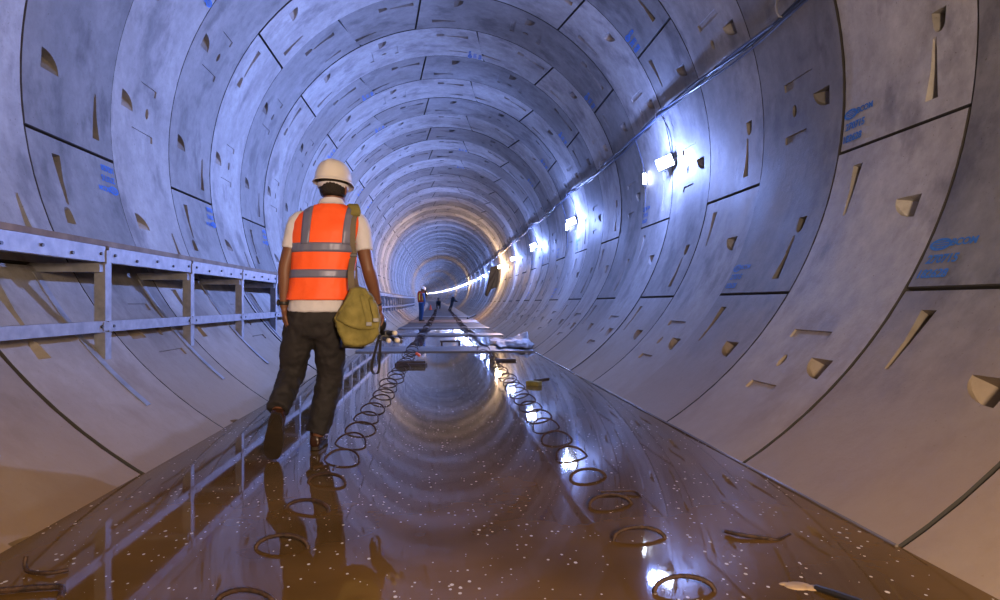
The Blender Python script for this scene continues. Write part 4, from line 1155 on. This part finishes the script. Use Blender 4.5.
# ------------------------------------------------------------------ distant people
def far_person(base, h, pose, mats, label):
    "pose: dict of joint positions in units of height, x right, y away, z up"
    b = Vector(base); parts = []
    def J(k): x, y, z = pose[k]; return b + Vector((x, y, z)) * h
    s = h
    bm = bmesh.new(); hd = J('head'); fw = Vector(pose['face']).normalized()
    head(bm, hd, fw, s * .56)
    limb(bm, [hd - Vector((0, 0, .03 * s)), J('neck'), J('chest'), J('hip')], [.032 * s, .035 * s, .07 * s, .06 * s], n=12)
    for q in 'LR':
        limb(bm, [J('sh' + q), J('el' + q), J('wr' + q)], [.028 * s, .022 * s, .014 * s], n=10)
        d = (J('wr' + q) - J('el' + q)).normalized(); hand(bm, J('wr' + q), d, Vector((-1 if q == 'R' else 1, .1, 0)), 1 if q == 'L' else -1, .5, s * .57)
        limb(bm, [J('hp' + q), J('kn' + q), J('an' + q)], [.045 * s, .032 * s, .022 * s], n=10)
    parts.append(remeshed('body', bm, .009, M['skin'], smooth_it=2))
    bm = bmesh.new()
    cdir = (J('neck') - J('hip')).normalized()
    limb(bm, [J('hip'), J('chest'), J('neck') - cdir * .02 * s], [(.085 * s, .065 * s), (.105 * s, .07 * s), (.055 * s, .045 * s)], n=16)
    for q in 'LR': limb(bm, [J('sh' + q), J('el' + q), J('wr' + q)], [.040 * s, .033 * s, .024 * s], n=12)
    parts.append(remeshed('shirt', bm, .014, mats['shirt'], smooth_it=2))
    bm = bmesh.new()
    limb(bm, [J('hip') + cdir * .02 * s, J('hip').lerp(J('chest'), .6), J('chest') + cdir * .09 * s, J('neck') - cdir * .01 * s], [(.094 * s, .075 * s), (.104 * s, .078 * s), (.108 * s, .075 * s), (.055 * s, .052 * s)], n=20)
    v = remeshed('safety_vest', bm, .014, mats['vest'], smooth_it=2)
    if mats.get('tape'):
        for dxo in (-.045, .045):
            bm = bmesh.new(); a = J('neck').lerp(J('chest'), .25); c = J('hip').lerp(J('chest'), .4)
            for sg in (-1,):
                limb(bm, [a + Vector((dxo, sg * .075, 0)) * s, J('chest') + Vector((dxo, sg * .082, 0)) * s, c + Vector((dxo, sg * .082, 0)) * s], [(.015 * s, .006 * s)] * 3, n=8)
            t = bobj('vest_tape', bm, mats['tape']); t.parent = v
    parts.append(v)
    bm = bmesh.new()
    for q in 'LR': limb(bm, [J('hip').lerp(J('hp' + q), .7), J('hp' + q), J('kn' + q), J('an' + q)], [.05 * s, .056 * s, .042 * s, .033 * s], n=14)
    parts.append(remeshed('trousers', bm, .014, mats['trouser'], smooth_it=2))
    for q in 'LR':
        a = J('an' + q); bm = bmesh.new(); f2 = Vector((fw.x, fw.y, 0)).normalized()
        limb(bm, [a - f2 * .02 * s - Vector((0, 0, .018 * s)), a + f2 * .05 * s - Vector((0, 0, .022 * s)), a + f2 * .10 * s - Vector((0, 0, .028 * s))], [(.022 * s, .026 * s), (.026 * s, .02 * s), (.02 * s, .012 * s)], n=10, up=Vector((0, 0, 1)), round_ends=True)
        parts.append(bobj('boot', bm, M['dark'], smooth=True))
    hup = (Vector((0, 0, 1)) - fw * fw.z * .8).normalized()
    parts.append(helmet_obj(hd + hup * .018 * s, fw, hup, s=.60 * s, m=mats['helmet']))
    r = empty('person', b, label, 'person'); attach(r, parts); return r
fb = at(421.5, 320.3, 30.2); fb.z = .032
stand = dict(face=(.75, .35, -.45), head=(.035, .0, .89), neck=(.005, 0, .83), chest=(-.012, 0, .70), hip=(-.005, 0, .52),
             shL=(-.075, .09, .79), elL=(-.08, .10, .62), wrL=(.02, .14, .50), shR=(.055, -.075, .79), elR=(.085, -.09, .63), wrR=(.095, .0, .50),
             hpL=(-.035, .05, .49), knL=(-.032, .055, .27), anL=(-.045, .05, .04), hpR=(.03, -.04, .49), knR=(.028, -.04, .27), anR=(-.005, -.04, .04))
MH = mat('bright_white_helmet', (.8, .82, .85), .3)
far_person(fb, 1.72, stand, dict(shirt=M['blueshirt'], vest=M['redvest'], tape=M['yellow'], trouser=M['bluetrouser'], helmet=MH), 'distant person standing head bowed in white helmet, blue clothes and orange-yellow vest')
dx, dz = path(66)
crouch = dict(face=(-.1, -.9, -.4), head=(.0, -.12, .60), neck=(.0, -.08, .53), chest=(0, -.03, .42), hip=(0, .10, .26),
              shL=(-.11, -.08, .48), elL=(-.13, -.18, .34), wrL=(-.07, -.26, .24), shR=(.11, -.08, .48), elR=(.13, -.18, .34), wrR=(.07, -.26, .24),
              hpL=(-.06, .08, .24), knL=(-.10, -.16, .28), anL=(-.08, -.06, .04), hpR=(.06, .08, .24), knR=(.10, -.16, .28), anR=(.08, -.06, .04))
p = at(438.5, 308.5, 66); p.z = dz + .0
far_person(p, 1.75, crouch, dict(shirt=M['darkcl'], vest=M['darkcl'], trouser=M['darkcl'], helmet=M['darkcl']), 'tiny far-off person in dark clothes crouching between the hoop rows')
dx, dz = path(60)
lean = dict(face=(.5, -.6, -.6), head=(.10, -.05, .80), neck=(.09, -.03, .73), chest=(.10, 0, .62), hip=(.06, .05, .47),
            shL=(.01, -.04, .70), elL=(.12, -.15, .56), wrL=(.28, -.2, .50), shR=(.18, -.04, .70), elR=(.24, -.14, .56), wrR=(.33, -.2, .52),
            hpL=(.03, .05, .45), knL=(-.03, .0, .26), anL=(-.12, .05, .04), hpR=(.10, .05, .45), knR=(.06, -.12, .28), anR=(-.02, -.02, .04))
p = at(451, 309, 60); p.z = dz
far_person(p, 1.72, lean, dict(shirt=M['darkcl'], vest=M['darkcl'], trouser=M['darkcl'], helmet=MH), 'tiny far-off person in white helmet leaning forward near the right row of hoops')
# orange bucket far away
p = at(430.5, 307, 62); p.z = path(62)[1] - .0
root = empty('traffic_cone', p, 'small bright orange cone far down the left side of the floor', 'cone')
bm = bmesh.new(); loft(bm, [(p + Vector((0, 0, .03)), Vector((.14, 0, 0)), Vector((0, .14, 0))), (p + Vector((0, 0, .5)), Vector((.05, 0, 0)), Vector((0, .05, 0)))], 16); a = bobj('cone_body', bm, M['cone'], smooth=True)
bm = bmesh.new(); add_box(bm, p + Vector((0, 0, .015)), (.36, .36, .03), bevel=.008); b = bobj('base', bm, M['cone'])
attach(root, [a, b])

SC.view_settings.view_transform = 'Standard'; SC.view_settings.look = 'None'; SC.view_settings.gamma = 1; SC.view_settings.use_curve_mapping = False
SC.view_settings.exposure = 0.02
